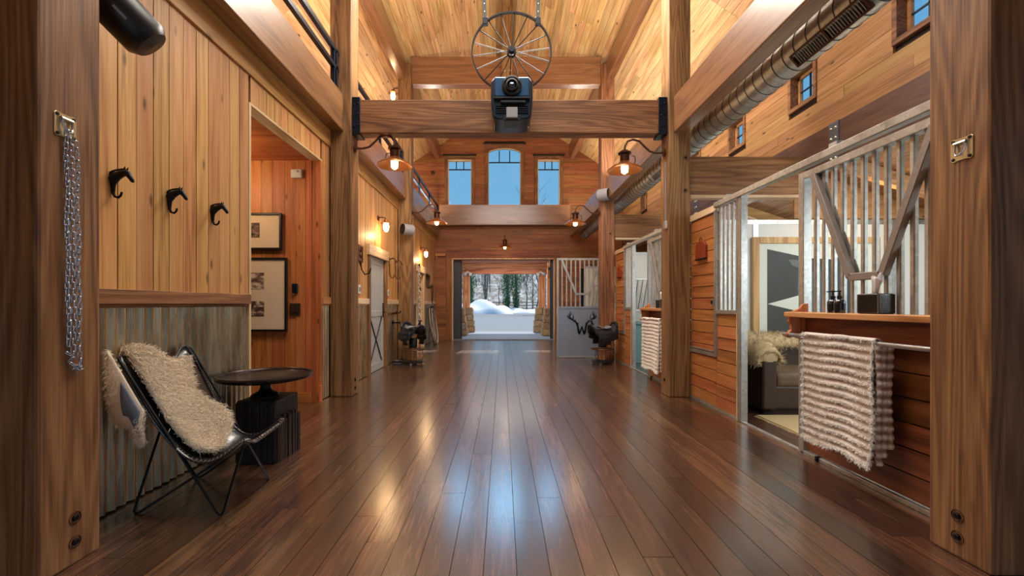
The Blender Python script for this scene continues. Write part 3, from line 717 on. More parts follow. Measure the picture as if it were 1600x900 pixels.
sconce((XL, 7.75, 2.72), 'caged wall sconce above the pale weathered door')
sconce((XL, 11.8, 2.70), 'caged wall sconce above the open far left door')
sconce((-2.23, 9.4, 5.86), 'caged sconce high on the third left post over the loft', PI, energy=6)

# ------------------------------------------------------------------ speakers
def speaker(c, ax, r, L, label, body, bracket_to, mark=False):
    ax = Vector(ax).normalized(); c = Vector(c)
    t_ = thing('cylinder_speaker', label, 'speaker', c)
    MB().lathe([(0, L*.5), (r*.75, L*.47), (r, L*.36), (r, -L*.42), (r*.96, -L*.5), (r*.9, -L*.5)], c, -ax, 32).build('body', body, t_, smooth=1)
    MB().lathe([(0, L*.46), (r*.9, L*.46), (r*.92, L*.52), (r*.96, L*.52)], c, ax, 32).build('grille', M['grille'], t_, smooth=1)
    MB().lathe([(r*.25, L*.462), (r*.3, L*.475), (r*.34, L*.462)], c, ax, 20).build('cone_ring', M['plastic'], t_, smooth=1)
    MB().bar(c, bracket_to, .05, .02).build('bracket', M['black_steel'], t_)
    if mark:
        s_ = ax.cross(Vector((0, 0, 1))).normalized(); u = s_.cross(ax).normalized()
        d_ = (Vector((0, 0, 1.2))-c); d_ -= ax*d_.dot(ax); d_.normalize()
        R = Matrix((ax, d_.cross(ax), d_)).transposed()
        MB().obox(c+d_*(r+.0005)-ax*.02, (.075, .012, .003), R).build('badge', M['speaker_grey'], t_)
    return t_
speaker((-2.035, 2.33, 2.745), (-.52, -.35, .62), .115, .34, 'black cylinder speaker high on the wall beside the near left post', M['plastic'], (-2.10, 2.12, 2.82), True)
speaker((-1.99, 9.12, 2.76), (-.75, -.65, .05), .12, .26, 'grey cylinder speaker on the third left post', M['speaker_grey'], (-2.0, 9.22, 2.76))
speaker((2.13, 9.10, 3.50), (.75, -.65, .0), .125, .27, 'grey cylinder speaker on the third right post', M['speaker_grey'], (2.16, 9.22, 3.50))

# ------------------------------------------------------------------ projector and wagon wheel
pj = thing('projector', 'black ceiling projector hung in front of the tie beam', 'projector', (.11, 5.2, 3.6))
px, pz = .11, 3.60
b = MB(); sh = [(-.245, -.05), (-.225, -.23), (-.15, -.25), (.15, -.25), (.225, -.23), (.245, -.05), (.245, .19), (.2, .25), (-.2, .25), (-.245, .19)]
b.prism([(px+u, 5.03, pz+v_) for u, v_ in sh], (0, .42, 0)); b.build('case', M['projector'], pj, bevel=.02, seg=3, smooth=50)
b = MB(); b.box(px-.20, px+.20, 5.012, 5.035, pz+.01, pz+.235); b.build('lens_panel', plain('blue_front_panel', srgb(34, 78, 116), .3, .2, .1, 40, .02), pj, bevel=.01)
MB().lathe([(.115, 0), (.115, .03), (.09, .045), (.085, .02), (.075, .02), (.072, .05), (.055, .055), (.05, .03)], (px, 5.012, pz+.125), (0, -1, 0), 36).build('lens_ring', M['plastic'], pj, smooth=1)
MB().lathe([(.05, .02), (.04, .04), (.02, .05), (0, .052)], (px, 5.012, pz+.125), (0, -1, 0), 24).build('lens', M['lens'], pj, smooth=1)
part('lower_lip', M['plastic'], pj, (px-.21, px+.21, 4.99, 5.03, pz-.025, pz+.0), (px-.13, px+.16, 4.985, 5.03, pz-.075, pz-.045), bevel=.006)
part('vent_slot', M['black_steel'], pj, *[(px-.19, px+.19, 5.015, 5.03, pz-.10-i*.026, pz-.09-i*.026) for i in range(4)])
part('cable_box', M['speaker_grey'], pj, (px-.065, px+.065, 4.95, 5.05, pz-.265, pz-.14), bevel=.008)
part('cable_housing', M['plastic'], pj, (px-.1, px+.1, 4.97, 5.2, pz-.29, pz-.22), bevel=.01)
part('mount_plate', M['black_steel'], pj, (px-.12, px+.12, 5.44, 5.62, pz-.1, pz+.12), bevel=.004)
wh = thing('wagon_wheel', 'thin iron spoked wagon wheel hung on straps above the projector', 'wheel', (.115, 5.42, 4.36))
wc = Vector((.115, 5.42, 4.36)); wr_ = .495
b = MB(); ring = [(wc.x+math.cos(a)*wr_, wc.y, wc.z+math.sin(a)*wr_) for a in np.linspace(0, 2*PI, 65)[:-1]]
vs = []; fs = []; n = 64
for k in range(n):
    a = 2*PI*k/n
    for r_, y_ in ((wr_-.006, -.022), (wr_+.008, -.022), (wr_+.008, .022), (wr_-.006, .022)): vs.append((wc.x+math.cos(a)*r_, wc.y+y_, wc.z+math.sin(a)*r_))
    for q in range(4): fs.append((k*4+q, k*4+(q+1) % 4, ((k+1) % n)*4+(q+1) % 4, ((k+1) % n)*4+q))
MB().add(vs, fs).build('rim', M['iron'], wh)
for k in range(18):
    a = 2*PI*(k+.3)/18; s_ = -1 if k % 2 else 1
    MB().tube([(wc.x+math.cos(a)*.03, wc.y+s_*.03, wc.z+math.sin(a)*.03), (wc.x+math.cos(a)*wr_, wc.y, wc.z+math.sin(a)*wr_)], .0065, 6).build('spoke', M['iron'], wh)
MB().lathe([(0, -.07), (.028, -.07), (.03, -.05), (.055, -.045), (.058, -.02), (.04, -.015), (.04, .015), (.058, .02), (.055, .045), (.03, .05), (0, .07)], wc, (0, 1, 0), 20).build('hub', M['iron'], wh, smooth=1)
for s_ in (-1, 1):
    a0 = Vector((wc.x+s_*.33, wc.y, wc.z+.385)); a1 = Vector((wc.x+s_*.40, wc.y, 5.98)) if s_ < 0 else Vector((wc.x+.36, wc.y, 5.98))
    MB().bar(a0, a1, .045, .008, up=(0, 1, 0)).build('strap', M['black_frame'], wh)
    part('strap_clip', M['black_steel'], wh, (a0.x-.035, a0.x+.035, a0.y-.03, a0.y+.03, a0.z-.05, a0.z+.04), bevel=.006)
    b = MB()
    for k in range(6): p_ = a0.lerp(a1, .1+.08*k); b.lathe([(0, 0), (.006, 0), (.006, .003), (0, .003)], p_+Vector((0, -.004, 0)), (0, -1, 0), 6)
    b.build('rivet', M['zinc'], wh)
timber('hanging_bar', 'roof cross beam over the near bay that carries the wheel straps', 'beam', (-2.06, 2.2, 5.34, 5.5, 5.98, 6.3), M['beam_x'], .01)

# ------------------------------------------------------------------ hook plates and chain on the near posts
def tie_plate(x, y, z, sg, label):
    t_ = thing('tie_ring_plate', label, 'tie ring', (x, y, z)); h, w_ = .055, .05
    P = lambda u, v_, d_: (x+sg*d_, y+u, z+v_)
    pts = [(-w_, -h), (w_, -h), (w_, h), (-w_, h)]
    b = MB(); b.prism([P(u, v_, 0) for u, v_ in ((-w_+.01, -h), (-.02, -h+.004), (.02, -h+.004), (w_-.01, -h), (w_, -h+.01), (w_, h-.01), (w_-.01, h), (.02, h-.004), (-.02, h-.004), (-w_+.01, h), (-w_, h-.01), (-w_, -h+.01))], (sg*.004, 0, 0))
    b.build('plate', M['zinc'], t_, bevel=.001)
    b = MB()
    for u in (-.036, .036):
        for v_ in (-.042, .042): MB().lathe([(.008, 0), (.007, .004), (0, .005)], P(u, v_, .004), (sg, 0, 0), 8).build('screw', M['dark_core'], t_)
    MB().tube([P(-.026, .028, .009), P(.026, .028, .009)], .009, 8).build('hinge_barrel', M['zinc'], t_, smooth=1)
    MB().tube([P(-.022, .028, .012), P(-.02, -.01, .016), P(-.008, -.03, .022), P(.008, -.03, .022), P(.02, -.01, .016), P(.022, .028, .012)], .0045, 8).build('ring', M['chain'], t_, smooth=1)
    return t_
tie_plate(-1.97, 1.945, 2.00, 1, 'zinc tie ring plate holding the chain on the left post')
tie_plate(2.15, 2.02, 1.925, -1, 'empty zinc tie ring plate on the near right post')
ch = thing('hanging_chain', 'long zinc chain hanging in a doubled loop down the near left post', 'chain', (-1.95, 1.95, 1.96))
def link_mesh():
    L, r_ = .011, .0075; pts = []
    for k in range(8): a = PI*k/7; pts.append((math.cos(a)*r_, 0, L+math.sin(a)*r_))
    for k in range(8): a = PI+PI*k/7; pts.append((math.cos(a)*r_, 0, -L+math.sin(a)*r_))
    b = MB().tube(pts, .0028, 6, closed=True); me = bpy.data.meshes.new('chain_link'); me.from_pydata(b.v, [], b.f); me.materials.append(M['chain'])
    for p_ in me.polygons: p_.use_smooth = True
    return me
lm = link_mesh(); pitch = .0285
for yy, z0, z1, tw in ((1.935, 1.965, .98, .2), (1.958, 1.965, .93, .8), (1.984, 1.93, .90, 1.2)):
    n = int((z0-z1)/pitch)
    for i in range(n):
        o = bpy.data.objects.new('chain_link', lm); C.objects.link(o); attach(o, ch)
        f = i/n; o.location = (-1.953+.004*math.sin(i*.6+yy*50), yy+.012*f*(1 if yy > 1.95 else .9), z0-i*pitch); o.rotation_euler = (0, 0, tw+(i % 2)*PI/2)
for i in range(7):
    o = bpy.data.objects.new('chain_link', lm); C.objects.link(o); attach(o, ch)
    a = i/6; o.location = (-1.953, 1.946+.052*a, .975-.07*a-.03*math.sin(PI*a)); o.rotation_euler = (.9, 0, (i % 2)*PI/2)

# ------------------------------------------------------------------ horse head hooks
def horse_hook(y, z, k, label):
    t_ = thing('horse_head_hook', label, 'hook', (XL, y, z)); X = XL+.002
    P = lambda a, c, b_=0.: (X+a*k, y+b_*k, z+c*k)
    MB().tube([P(.006, .035), P(.01, .01), P(.008, -.05), P(.009, -.09)], [.016*k, .021*k, .012*k, .008*k], 10).build('backplate', M['iron'], t_, smooth=1)
    b = MB(); b.tube([P(.004, -.012), P(.03, .012), P(.06, .026), P(.085, .031)], [.026*k, .023*k, .019*k, .017*k], 10)
    b.tube([P(.072, .036), P(.092, .024), P(.108, .0), P(.119, -.018), P(.123, -.024)], [.014*k, .0175*k, .0125*k, .0105*k, .006*k], 10)
    b.build('horse_head', M['black_steel'], t_, smooth=1)
    b = MB()
    for s_ in (-1, 1): b.tube([P(.078, .045, s_*.008), P(.086, .064, s_*.011)], [.007*k, .001], 6)
    b.build('ear', M['black_steel'], t_, smooth=1)
    b = MB(); b.tube([P(.0, .04), P(.03, .046), P(.062, .05), (X+.078*k, y, z+.048*k)], [.004*k, .006*k, .006*k, .004*k], 6); b.build('mane', M['iron'], t_, smooth=1)
    MB().tube([P(.009, -.085), P(.018, -.106), P(.037, -.112), P(.052, -.1), P(.058, -.08)], [.008*k, .0075*k, .007*k, .0065*k, .006*k], 8).build('hook', M['iron'], t_, smooth=1)
horse_hook(2.47, 1.92, 1, 'horse head coat hook nearest the timber post')
horse_hook(2.89, 1.92, 1, 'middle one of three horse head coat hooks')
horse_hook(3.32, 1.92, 1, 'horse head coat hook nearest the alcove')
# ------------------------------------------------------------------ alcove: pictures, switches, alarm box
def picture(x0, x1, z0, z1, prints, label):
    y = ALC1-.012; t_ = thing('framed_picture', label, 'picture', ((x0+x1)/2, y, z0)); f = .026; y0 = y-.035
    part('frame', M['black_frame'], t_, (x0, x0+f, y0, y, z0, z1), (x1-f, x1, y0, y, z0, z1), (x0+f, x1-f, y0, y, z0, z0+f), (x0+f, x1-f, y0, y, z1-f, z1), bevel=.003)
    part('mat_board', M['matboard'], t_, (x0+f, x1-f, y-.02, y-.005, z0+f, z1-f))
    for q in prints: part('photograph', M['print'], t_, (q[0], q[1], y-.0225, y-.0195, q[2], q[3]))
picture(-3.42, -2.69, 1.86, 2.31, [(-3.16, -2.96, 2.01, 2.19)], 'black framed photograph, upper of two in the alcove')
picture(-3.42, -2.625, .865, 1.765, [(-3.16, -2.905, 1.38, 1.58), (-3.16, -2.905, 1.05, 1.235)], 'taller black framed picture with two photographs, lower in the alcove')
q = thing('light_switch', 'bronze double light switch beside the lower picture', 'switch', (-2.53, ALC1, 1.15))
part('switch_plate', plain('bronze_plate', srgb(82, 64, 44), .4, .6), q, (-2.60, -2.47, ALC1-.022, ALC1-.01, 1.06, 1.21), bevel=.004)
part('rocker', M['rust'], q, (-2.575, -2.545, ALC1-.03, ALC1-.02, 1.1, 1.17)); part('rocker', M['rust'], q, (-2.525, -2.495, ALC1-.03, ALC1-.02, 1.1, 1.17))
q = thing('wall_controller', 'small black wall controller above the light switch', 'controller', (-2.53, ALC1, 1.39))
part('case', M['plastic'], q, (-2.57, -2.50, ALC1-.03, ALC1-.01, 1.33, 1.45), bevel=.006); part('screen', M['lens'], q, (-2.56, -2.51, ALC1-.033, ALC1-.029, 1.38, 1.44))
q = thing('alarm_box', 'white alarm box high on the alcove wall', 'alarm', (-2.51, ALC1, 2.8))
part('case', M['white_plastic'], q, (-2.575, -2.445, ALC1-.05, ALC1-.01, 2.735, 2.84), bevel=.01, seg=2); part('grille', M['speaker_grey'], q, (-2.50, -2.47, ALC1-.053, ALC1-.049, 2.80, 2.825))

# ------------------------------------------------------------------ butterfly chair
bc = thing('butterfly_chair', 'black leather butterfly chair with a sheepskin, left of the side table', 'chair', (-1.85, 2.7, 0))
BN, BF, FN, FF = (Vector(q) for q in ((-2.165, 2.42, .915), (-2.165, 2.98, .925), (-1.43, 2.40, .44), (-1.47, 2.93, .43)))
fbn, fbf, ffn, fff = (Vector(q) for q in ((-2.10, 2.45, .009), (-2.10, 2.98, .009), (-1.58, 2.43, .009), (-1.60, 2.97, .009)))
loop = [FN, ffn, BN, fbf, FF, fbn, BF, fff]
pts = []
for i in range(8):
    p_ = loop[i]; a = loop[i-1]; c = loop[(i+1) % 8]; r_ = .05
    u = p_+(a-p_).normalized()*r_; v_ = p_+(c-p_).normalized()*r_
    for t_ in (0, .25, .5, .75, 1): pts.append(u*(1-t_)**2+p_*2*t_*(1-t_)+v_*t_*t_)
zmin = min(p_.z for p_ in pts); pts = [p_+Vector((0, 0, (.008-zmin) if p_.z < .1 else 0)) for p_ in pts]
MB().tube(pts, .0075, 10, closed=True).build('frame', M['black_steel'], bc, smooth=1)
def sling(u, v):
    a = BN.lerp(FN, u); c = BF.lerp(FF, u)
    p_ = a.lerp(c, v)
    e = abs(2*v-1)
    su = max(0, math.sin(PI*max(0, min(1, u)))); sv = max(0, math.sin(PI*max(0, min(1, v))))**1.7
    p_.z -= .335*su**1.05 + (.15*(1-u)**2+.06*u*u)*sv
    p_.x += .05*(1-u)**2*sv - .07*u*u*sv + .02*su
    yc = (a.y+c.y)/2; p_.y = yc+(p_.y-yc)*(1-.10*su)
    # rounded pockets at the four corners
    return p_
NU, NV = 30, 26
def rsq(a, b):   # square domain with rounded corners
    m_ = max(abs(a), abs(b), 1e-6); k = m_/((abs(a)**7+abs(b)**7)**(1/7)+1e-9)
    return .5+.525*a*k, .5+.525*b*k
G = [[sling(*rsq(2*i/(NU-1)-1, 2*j/(NV-1)-1)) for j in range(NV)] for i in range(NU)]
MB().grid(G).build('sling', M['leather'], bc, smooth=170, solid=.006)
edge = [G[i][0] for i in range(NU)]+[G[-1][j] for j in range(1, NV)]+[G[i][-1] for i in range(NU-2, -1, -1)]+[G[0][j] for j in range(NV-2, 0, -1)]
MB().tube(edge, .008, 8, closed=True).build('binding', M['leather'], bc, smooth=1)
b = MB(); L = 0; cen = Vector((-1.8, 2.68, .45))
for i in range(len(edge)):
    p_, q = edge[i], edge[(i+1) % len(edge)]; d_ = (q-p_); n = max(1, int(d_.length/.017))
    for k in range(n):
        m_ = p_.lerp(q, (k+.5)/n); inn = (cen-m_); inn -= d_.normalized()*inn.dot(d_.normalized()); inn.normalize()
        b.bar(m_-inn*.009+Vector((0, 0, .004)), m_+inn*.012+d_.normalized()*.006+Vector((0, 0, .008)), .004, .004)
tag(b.build('lacing', M['stitch'], bc), kind='stuff')

def fur(mb, pts, nrm, n, length, width, lay, seed, curl=.4):
    """n tapering blades standing on given surface points"""
    r_ = np.random.default_rng(seed); P = np.array([tuple(p_) for p_ in pts]); N_ = np.array([tuple(q_) for q_ in nrm])
    k = r_.integers(0, len(P), n); b0 = P[k]+r_.normal(0, length*.18, (n, 3)); d_ = N_[k]+np.array(lay)+r_.normal(0, curl, (n, 3))
    d_ /= np.linalg.norm(d_, axis=1)[:, None]; s_ = np.cross(d_, r_.normal(0, 1, (n, 3))); s_ /= np.linalg.norm(s_, axis=1)[:, None]
    l_ = length*(.6+.6*r_.random(n))[:, None]; c_ = r_.normal(0, curl*.5, (n, 3))
    m_ = b0+d_*l_*.55; tip = b0+d_*l_*.85+c_*l_*.6+np.array([0, 0, -1])*l_*.25
    V = np.stack([b0-s_*width, b0+s_*width, m_+s_*width*.7, m_-s_*width*.7, tip], 1).reshape(-1, 3)
    o = len(mb.v); mb.v += [tuple(v_) for v_ in V]; base = o+np.arange(n)*5
    mb.f += [(int(q), int(q)+1, int(q)+2, int(q)+3) for q in base]+[(int(q)+3, int(q)+2, int(q)+4) for q in base]; mb.mi += [0]*(2*n)
def surf(F, nu, nv, off):
    pts = []; nrm = []; G_ = []
    for i in range(nu):
        row = []
        for j in range(nv):
            u, v = i/(nu-1), j/(nv-1); p_ = F(u, v); e = 1e-3
            n_ = (F(min(1, u+e), v)-F(max(0, u-e), v)).cross(F(u, min(1, v+e))-F(u, max(0, v-e)))
            n_ = n_.normalized() if n_.length > 1e-12 else Vector((0, 0, 1))
            if n_.x < 0 and abs(n_.z) < .3 or n_.z < -.3: n_ = -n_
            row.append(p_+n_*off); pts.append(p_+n_*off); nrm.append(n_)
        G_.append(row)
    return G_, pts, nrm
sk = thing('sheepskin', 'cream fluffy sheepskin draped over the butterfly chair', 'sheepskin', (-2.0, 2.65, .4))
def skin_uv(s, t):   # s 0..1 down the back, t 0..1 across; wavy pelt outline on the sling
    w_ = float(np.interp(s, [0, .12, .32, .5, .72, .88, 1], [.56, .74, .60, .70, .92, .82, .5]))
    v = .09+t*w_
    u = -.01+s*(.57-.14*(t-.4)**2)
    return sling(min(.98, u), min(.97, v))
def skin_top(s, t): return skin_uv(s, t)+Vector((.0, 0, .025+.075*(1-s)**3*max(0, math.sin(PI*min(1, t*1.15)))))
G_, pts, nrm = surf(skin_top, 26, 22, .018)
G_ = [[p_+Vector(nrg.normal(0, .004, 3)) for p_ in r_] for r_ in G_]
b = MB(); b.grid(G_)
def flap(s, t):   # the part thrown over the near back corner, hanging outside the chair
    top = sling(.0+s*.24, -.012); dn_ = t*(.36-.20*s+.03*math.sin(s*9))
    return top+Vector((-.02+.035*t*(1-s), -.015-.03*math.sin(PI*min(1, t*.8))+.02*t, .025-dn_))
F2, p2, n2 = surf(flap, 14, 14, .0)
b.grid(F2); b.build('pelt', M['fleece'], sk, smooth=170, solid=.012)
b = MB(); fur(b, pts, nrm, 30000, .042, .0014, (.15, .05, -.3), 5)
n2 = [Vector((-.1, -1, 0)) for _ in p2]; pe = [F2[i][j] for i in range(14) for j in range(14) if i < 2 or i > 11 or j > 11 or i < 5]
fur(b, pe, [Vector((-.4, -.6, -.1))]*len(pe), 5000, .03, .0013, (0, 0, -.5), 6)
tag(b.build('wool', M['fleece'], sk), kind='stuff')
b = MB(); F3 = [[p_+Vector((.004, -.012, .01)) for p_ in r_[2:12]] for r_ in F2[5:13]]; b.grid(F3); b.build('hide_side', M['hide'], sk, smooth=170, solid=.004)

# ------------------------------------------------------------------ side table on a charred block
bl = thing('wood_block', 'black charred wood block under the tray table', 'block', (-1.85, 3.42, 0))
b = MB(); b.box(-2.0, -1.70, 3.24, 3.60, .0, .47); b.build('block', M['char'], bl, bevel=.012, seg=2)
b = MB()
for i in range(16):
    y = 3.25+i*.0215; b.box(-1.702, -1.690+rng.random()*.012, y, y+.017, .0, .30+rng.random()*.06)
tag(b.build('ribbed_bark', M['barkside'], bl), kind='stuff')
for i in range(5): part('face_board', M['char'], bl, (-1.998+i*.06, -1.942+i*.06, 3.23, 3.245, .005, .455), bevel=.004)
st = thing('tray_table', 'round black iron tray on a pedestal, standing on the charred block', 'table', (-1.875, 3.42, .47))
o3 = (-1.875, 3.42, .47)
MB().lathe([(0, 0), (.105, 0), (.105, .012), (.085, .028), (.05, .045), (.038, .07), (.036, .1), (.045, .125), (.07, .14), (.0, .142)], o3, (0, 0, 1), 32).build('pedestal', M['iron'], st, smooth=1)
MB().lathe([(0, .14), (.31, .14), (.337, .15), (.345, .17), (.338, .182), (.328, .178), (.322, .166), (.30, .158), (0, .157)], o3, (0, 0, 1), 64).build('tray', plain('dark_bronze_tray', srgb(46, 36, 34), .28, .7, .25, 9, .04), st, smooth=1)

# ------------------------------------------------------------------ stall fronts
def hboards(parent, X0, X1, y0, y1, z0, z1, mat, ht=.138):
    n = max(1, round((z1-z0)/ht)); s_ = (z1-z0)/n
    for i in range(n): plank(parent, X0-rng.random()*.004, X1, y0, y1, z0+i*s_+.0042, z0+(i+1)*s_-.0042, mat)
def stall(dy, which, near):
    lab = {0: 'nearest stall front of cedar boards and galvanised bars, right side', 1: 'second stall front of cedar boards and galvanised bars, beyond the second right post'}[which]
    t_ = thing('stall_enclosure', lab, 'stall', (2.45, 4.0+dy, 0)); Y = lambda v: v+dy; g = M['galv']
    # fixed boarded part beside the far post
    part('board_backing', M['dark_core'], t_, (2.46, 2.48, Y(4.43), Y(5.62), 0, 1.1), (2.46, 2.48, Y(4.88), Y(5.62), 1.1, 2.26))
    hboards(t_, 2.43, 2.46, Y(4.90), Y(5.60), .03, 2.24, M['orange_y'])
    hboards(t_, 2.43, 2.46, Y(4.44), Y(4.895), .03, 1.09, M['orange_y'])
    part('cap_rail', M['pale_y'], t_, (2.41, 2.5, Y(4.88), Y(5.62), 2.25, 2.33), bevel=.004)
    part('floor_channel', g, t_, (2.415, 2.435, Y(4.43), Y(5.6), 0, .03))
    part('panel_channel', g, t_, (2.405, 2.43, Y(4.875), Y(4.915), .60, 2.26), (2.405, 2.43, Y(4.915), Y(5.6), .60, .64))
    part('panel_lip', g, t_, (2.41, 2.428, Y(4.93), Y(5.58), .65, .665))
    q = part('latch', M['zinc'], t_, (2.395, 2.41, Y(4.92), Y(4.97), 1.18, 1.26), bevel=.004)
    part('latch_bolt', M['iron'], q, (2.385, 2.396, Y(4.93), Y(4.95), 1.2, 1.24))
    # barred part
    part('bar_sill', g, t_, (2.41, 2.47, Y(4.43), Y(4.88), 1.09, 1.135), bevel=.003)
    for i in range(5):
        y = Y(4.48+i*.088); part('bar', g, t_, (2.425, 2.455, y-.016, y+.016, 1.13, 2.28), bevel=.006)
    part('door_jamb', g, t_, (2.41, 2.48, Y(4.365), Y(4.43), 0, 2.3), bevel=.004)
    part('jamb_strip', M['pale_z'], t_, (2.405, 2.42, Y(4.43), Y(4.445), 0, 1.1))
    # track and threshold
    part('track_rail', g, t_, (2.39, 2.45, Y(2.2 if near else 2.23), Y(4.9), 2.285, 2.345), bevel=.006)
    part('track_hanger', g, t_, (2.40, 2.46, Y(4.62), Y(4.7), 2.345, 2.375), (2.40, 2.46, Y(3.1), Y(3.18), 2.345, 2.375))
    part('threshold', g, t_, (2.415, 2.455, Y(3.5), Y(4.4), 0, .012))
    # sliding panel with the V-shaped yoke
    sp = thing('yoke_gate', ('nearest' if near else 'second')+' galvanised sliding stall gate with V-shaped yoke over cedar boards', 'gate', (2.43, 3.0+dy, 0))
    part('board_backing', M['dark_core'], sp, (2.455, 2.475, Y(2.25), Y(3.46), .03, 1.1))
    hboards(sp, 2.43, 2.455, Y(2.21), Y(3.45), .035, 1.09, M['orange_y'] if not near else M['panel_y'], .15)
    part('side_frame', g, sp, (2.40, 2.47, Y(3.445), Y(3.505), 0.02, 2.25), bevel=.004)
    part('top_frame', g, sp, (2.40, 2.47, Y(2.21), Y(3.445), 2.195, 2.25), bevel=.004)
    part('middle_rail', g, sp, (2.415, 2.47, Y(2.21), Y(3.445), 1.09, 1.125), bevel=.003)
    part('bottom_channel', g, sp, (2.40, 2.43, Y(2.21), Y(3.45), 0, .032), bevel=.003)
    part('guide_block', M['black_steel'], sp, (2.385, 2.42, Y(3.28), Y(3.3), .0, .04))
    y = 2.30
    while y < 3.42:
        part('bar', g, sp, (2.43, 2.462, Y(y)-.0165, Y(y)+.0165, 1.12, 2.2), bevel=.006); y += .0885
    vm = M['yoke']
    A = [Vector((2.41, Y(v), z)) for v, z in ((3.34, 2.2), (2.985, 1.385), (2.735, 1.385), (2.40, 2.2))]
    for k, nm in enumerate(('yoke_side', 'yoke_base', 'yoke_side')):
        MB().bar(A[k], A[k+1], .05, .045, up=(1, 0, 0)).build(nm, vm, sp, bevel=.004)
    for k in (0, 2):   # gusset flanges behind the yoke
        p_, q = A[k]+Vector((.03, 0, 0)), A[k+1]+Vector((.03, 0, 0)); s_ = -.05 if k == 0 else .05
        MB().add([p_, q, q+Vector((0, s_, 0)), p_+Vector((0, s_, 0))], [(0, 1, 2, 3)]).build('yoke_flange', g, sp, solid=.004)
    # shelf with towel rail
    sh = thing('towel_shelf', ('nearest' if near else 'second')+' wooden shelf with scroll brackets and steel towel rail, on the stall panel', 'shelf', (2.35, 3.0+dy, 1.1))
    part('shelf_board', M['orange_y'] if not near else M['shelf_y'], sh, (2.265, 2.43, Y(2.22), Y(3.48), 1.097, 1.137), bevel=.005)
    part('back_board', M['panel_y'], sh, (2.405, 2.43, Y(2.22), Y(3.42), .93, 1.097))
    for v in (3.44, 2.235):
        prof = [(2.43, 1.097), (2.275, 1.097), (2.272, 1.06), (2.29, 1.03), (2.292, .995), (2.275, .975), (2.256, .96), (2.256, .94), (2.28, .93), (2.31, .94), (2.43, .90)]
        MB().prism([(a_, Y(v)-.014, c_) for a_, c_ in prof], (0, .028, 0)).build('bracket', M['shelf_z'], sh, bevel=.003)
        MB().prism([(a_, Y(v)-.012, c_) for a_, c_ in ((2.43, 1.137), (2.30, 1.137), (2.36, 1.165), (2.39, 1.20), (2.43, 1.205))], (0, .024, 0)).build('end_scroll', M['shelf_z'], sh, bevel=.003)
    MB().tube([(2.28, Y(3.50), .957), (2.28, Y(2.19), .957)], .0155, 14).build('towel_rail', plain('steel_rail_%d' % which, srgb(176, 178, 182), .3, .85), sh, smooth=1)
    # throw over the rail
    th = thing('knitted_throw', ('cream and tan ribbed throw hanging from the near towel rail' if near else 'cream ribbed throw hanging from the second towel rail, beyond the post'), 'throw', (2.28, 2.95+dy, .9))
    yA, yB = (3.245, 2.625) if near else (3.30, 2.55)
    nY = 44
    def front(i, s):  # i along the rail, s down
        f = i/(nY-1); y_ = lerp(yA, yB, f); z_ = .985-s*.775
        rp_ = math.sin(2*PI*z_/.054+PI/2)
        x_ = 2.258+.006*math.sin(f*9+s*2)+.010*s*math.sin(f*5)-.0075*rp_-.01*s
        return Vector((x_, Y(y_+.012*math.sin(s*7)*f), z_-.012*math.sin(f*8)))
    rows_ = 130
    G_ = [[front(i, s/(rows_-1)) for i in range(nY)] for s in range(rows_)]
    over = [[Vector((2.28-.03*math.cos(a), Y(lerp(yA, yB, i/(nY-1))), .957+.033*math.sin(a)+.002)) for i in range(nY)] for a in (2.6, 2.0, 1.4, .8, .25)]
    back = [[Vector((2.318+.012*math.sin(i*.5+s*5)+.02*s, Y(lerp(yA, yB-.03*s, i/(nY-1))), .95-s*.60)) for i in range(nY)] for s in np.linspace(0, 1, 40)]
    MB().grid(back[::-1]+over+G_).build('cloth', M['knit'], th, smooth=170, solid=.006)
    b = MB()   # gathered side folds at the near edge
    for k, xx in enumerate((2.278, 2.308, 2.335)):
        b.grid([[Vector((xx+.006*math.sin(z_*11+k*2)+.011*(j-1.5), Y(yB-.004-.014*math.sin(PI*j/4)-.004*k-.005*math.sin(2*PI*z_/.054)), z_)) for j in range(5)] for z_ in np.linspace(.962-.006*k, .22+.05*k, 110)])
    b.build('side_fold', M['knit'], th, smooth=170, solid=.006)
    b = MB(); P_ = [G_[s][i] for s in range(rows_) for i in range(nY) if math.sin(2*PI*G_[s][i].z/.054+PI/2) > .55]
    fur(b, P_, [Vector((-1, 0, .15))]*len(P_), 9000, .016, .0016, (0, 0, -.2), 21+which, .7)
    eg = [G_[s][k] for s in range(rows_) for k in (0, nY-1)]+G_[-1]+G_[-2]
    fur(b, eg, [Vector((-.4, -.5, -.3))]*len(eg), 2600, .022, .0018, (0, 0, -.4), 31+which, .8)
    tag(b.build('fringe', M['yarn'], th), kind='stuff')
    # tissue box
    tx = thing('tissue_box', ('black leather tissue box on the near shelf' if near else 'black tissue box on the second shelf, beyond the post'), 'tissue box', (2.35, 2.75+dy, 1.137))
    R = Matrix.Rotation(math.radians(8), 3, 'Z'); c = Vector((2.355, Y(2.725), 1.137+.064))
    MB().obox(c, (.125, .135, .128), R).build('box', M['leather'], tx, bevel=.01, seg=3)
    b = MB()
    for sx_ in (-1, 1):
        for sy_ in (-1, 1): b.tube([c+R @ Vector((sx_*.0605, sy_*.0655, -.06)), c+R @ Vector((sx_*.0605, sy_*.0655, .06))], .003, 6)
    b.build('seam', M['stitch'], tx)
    MB().lathe([(.03, 0), (.028, .002), (.0, .002)], c+Vector((0, 0, .064)), (0, 0, 1), 16).build('slot', M['dark_core'], tx)
    G2 = []
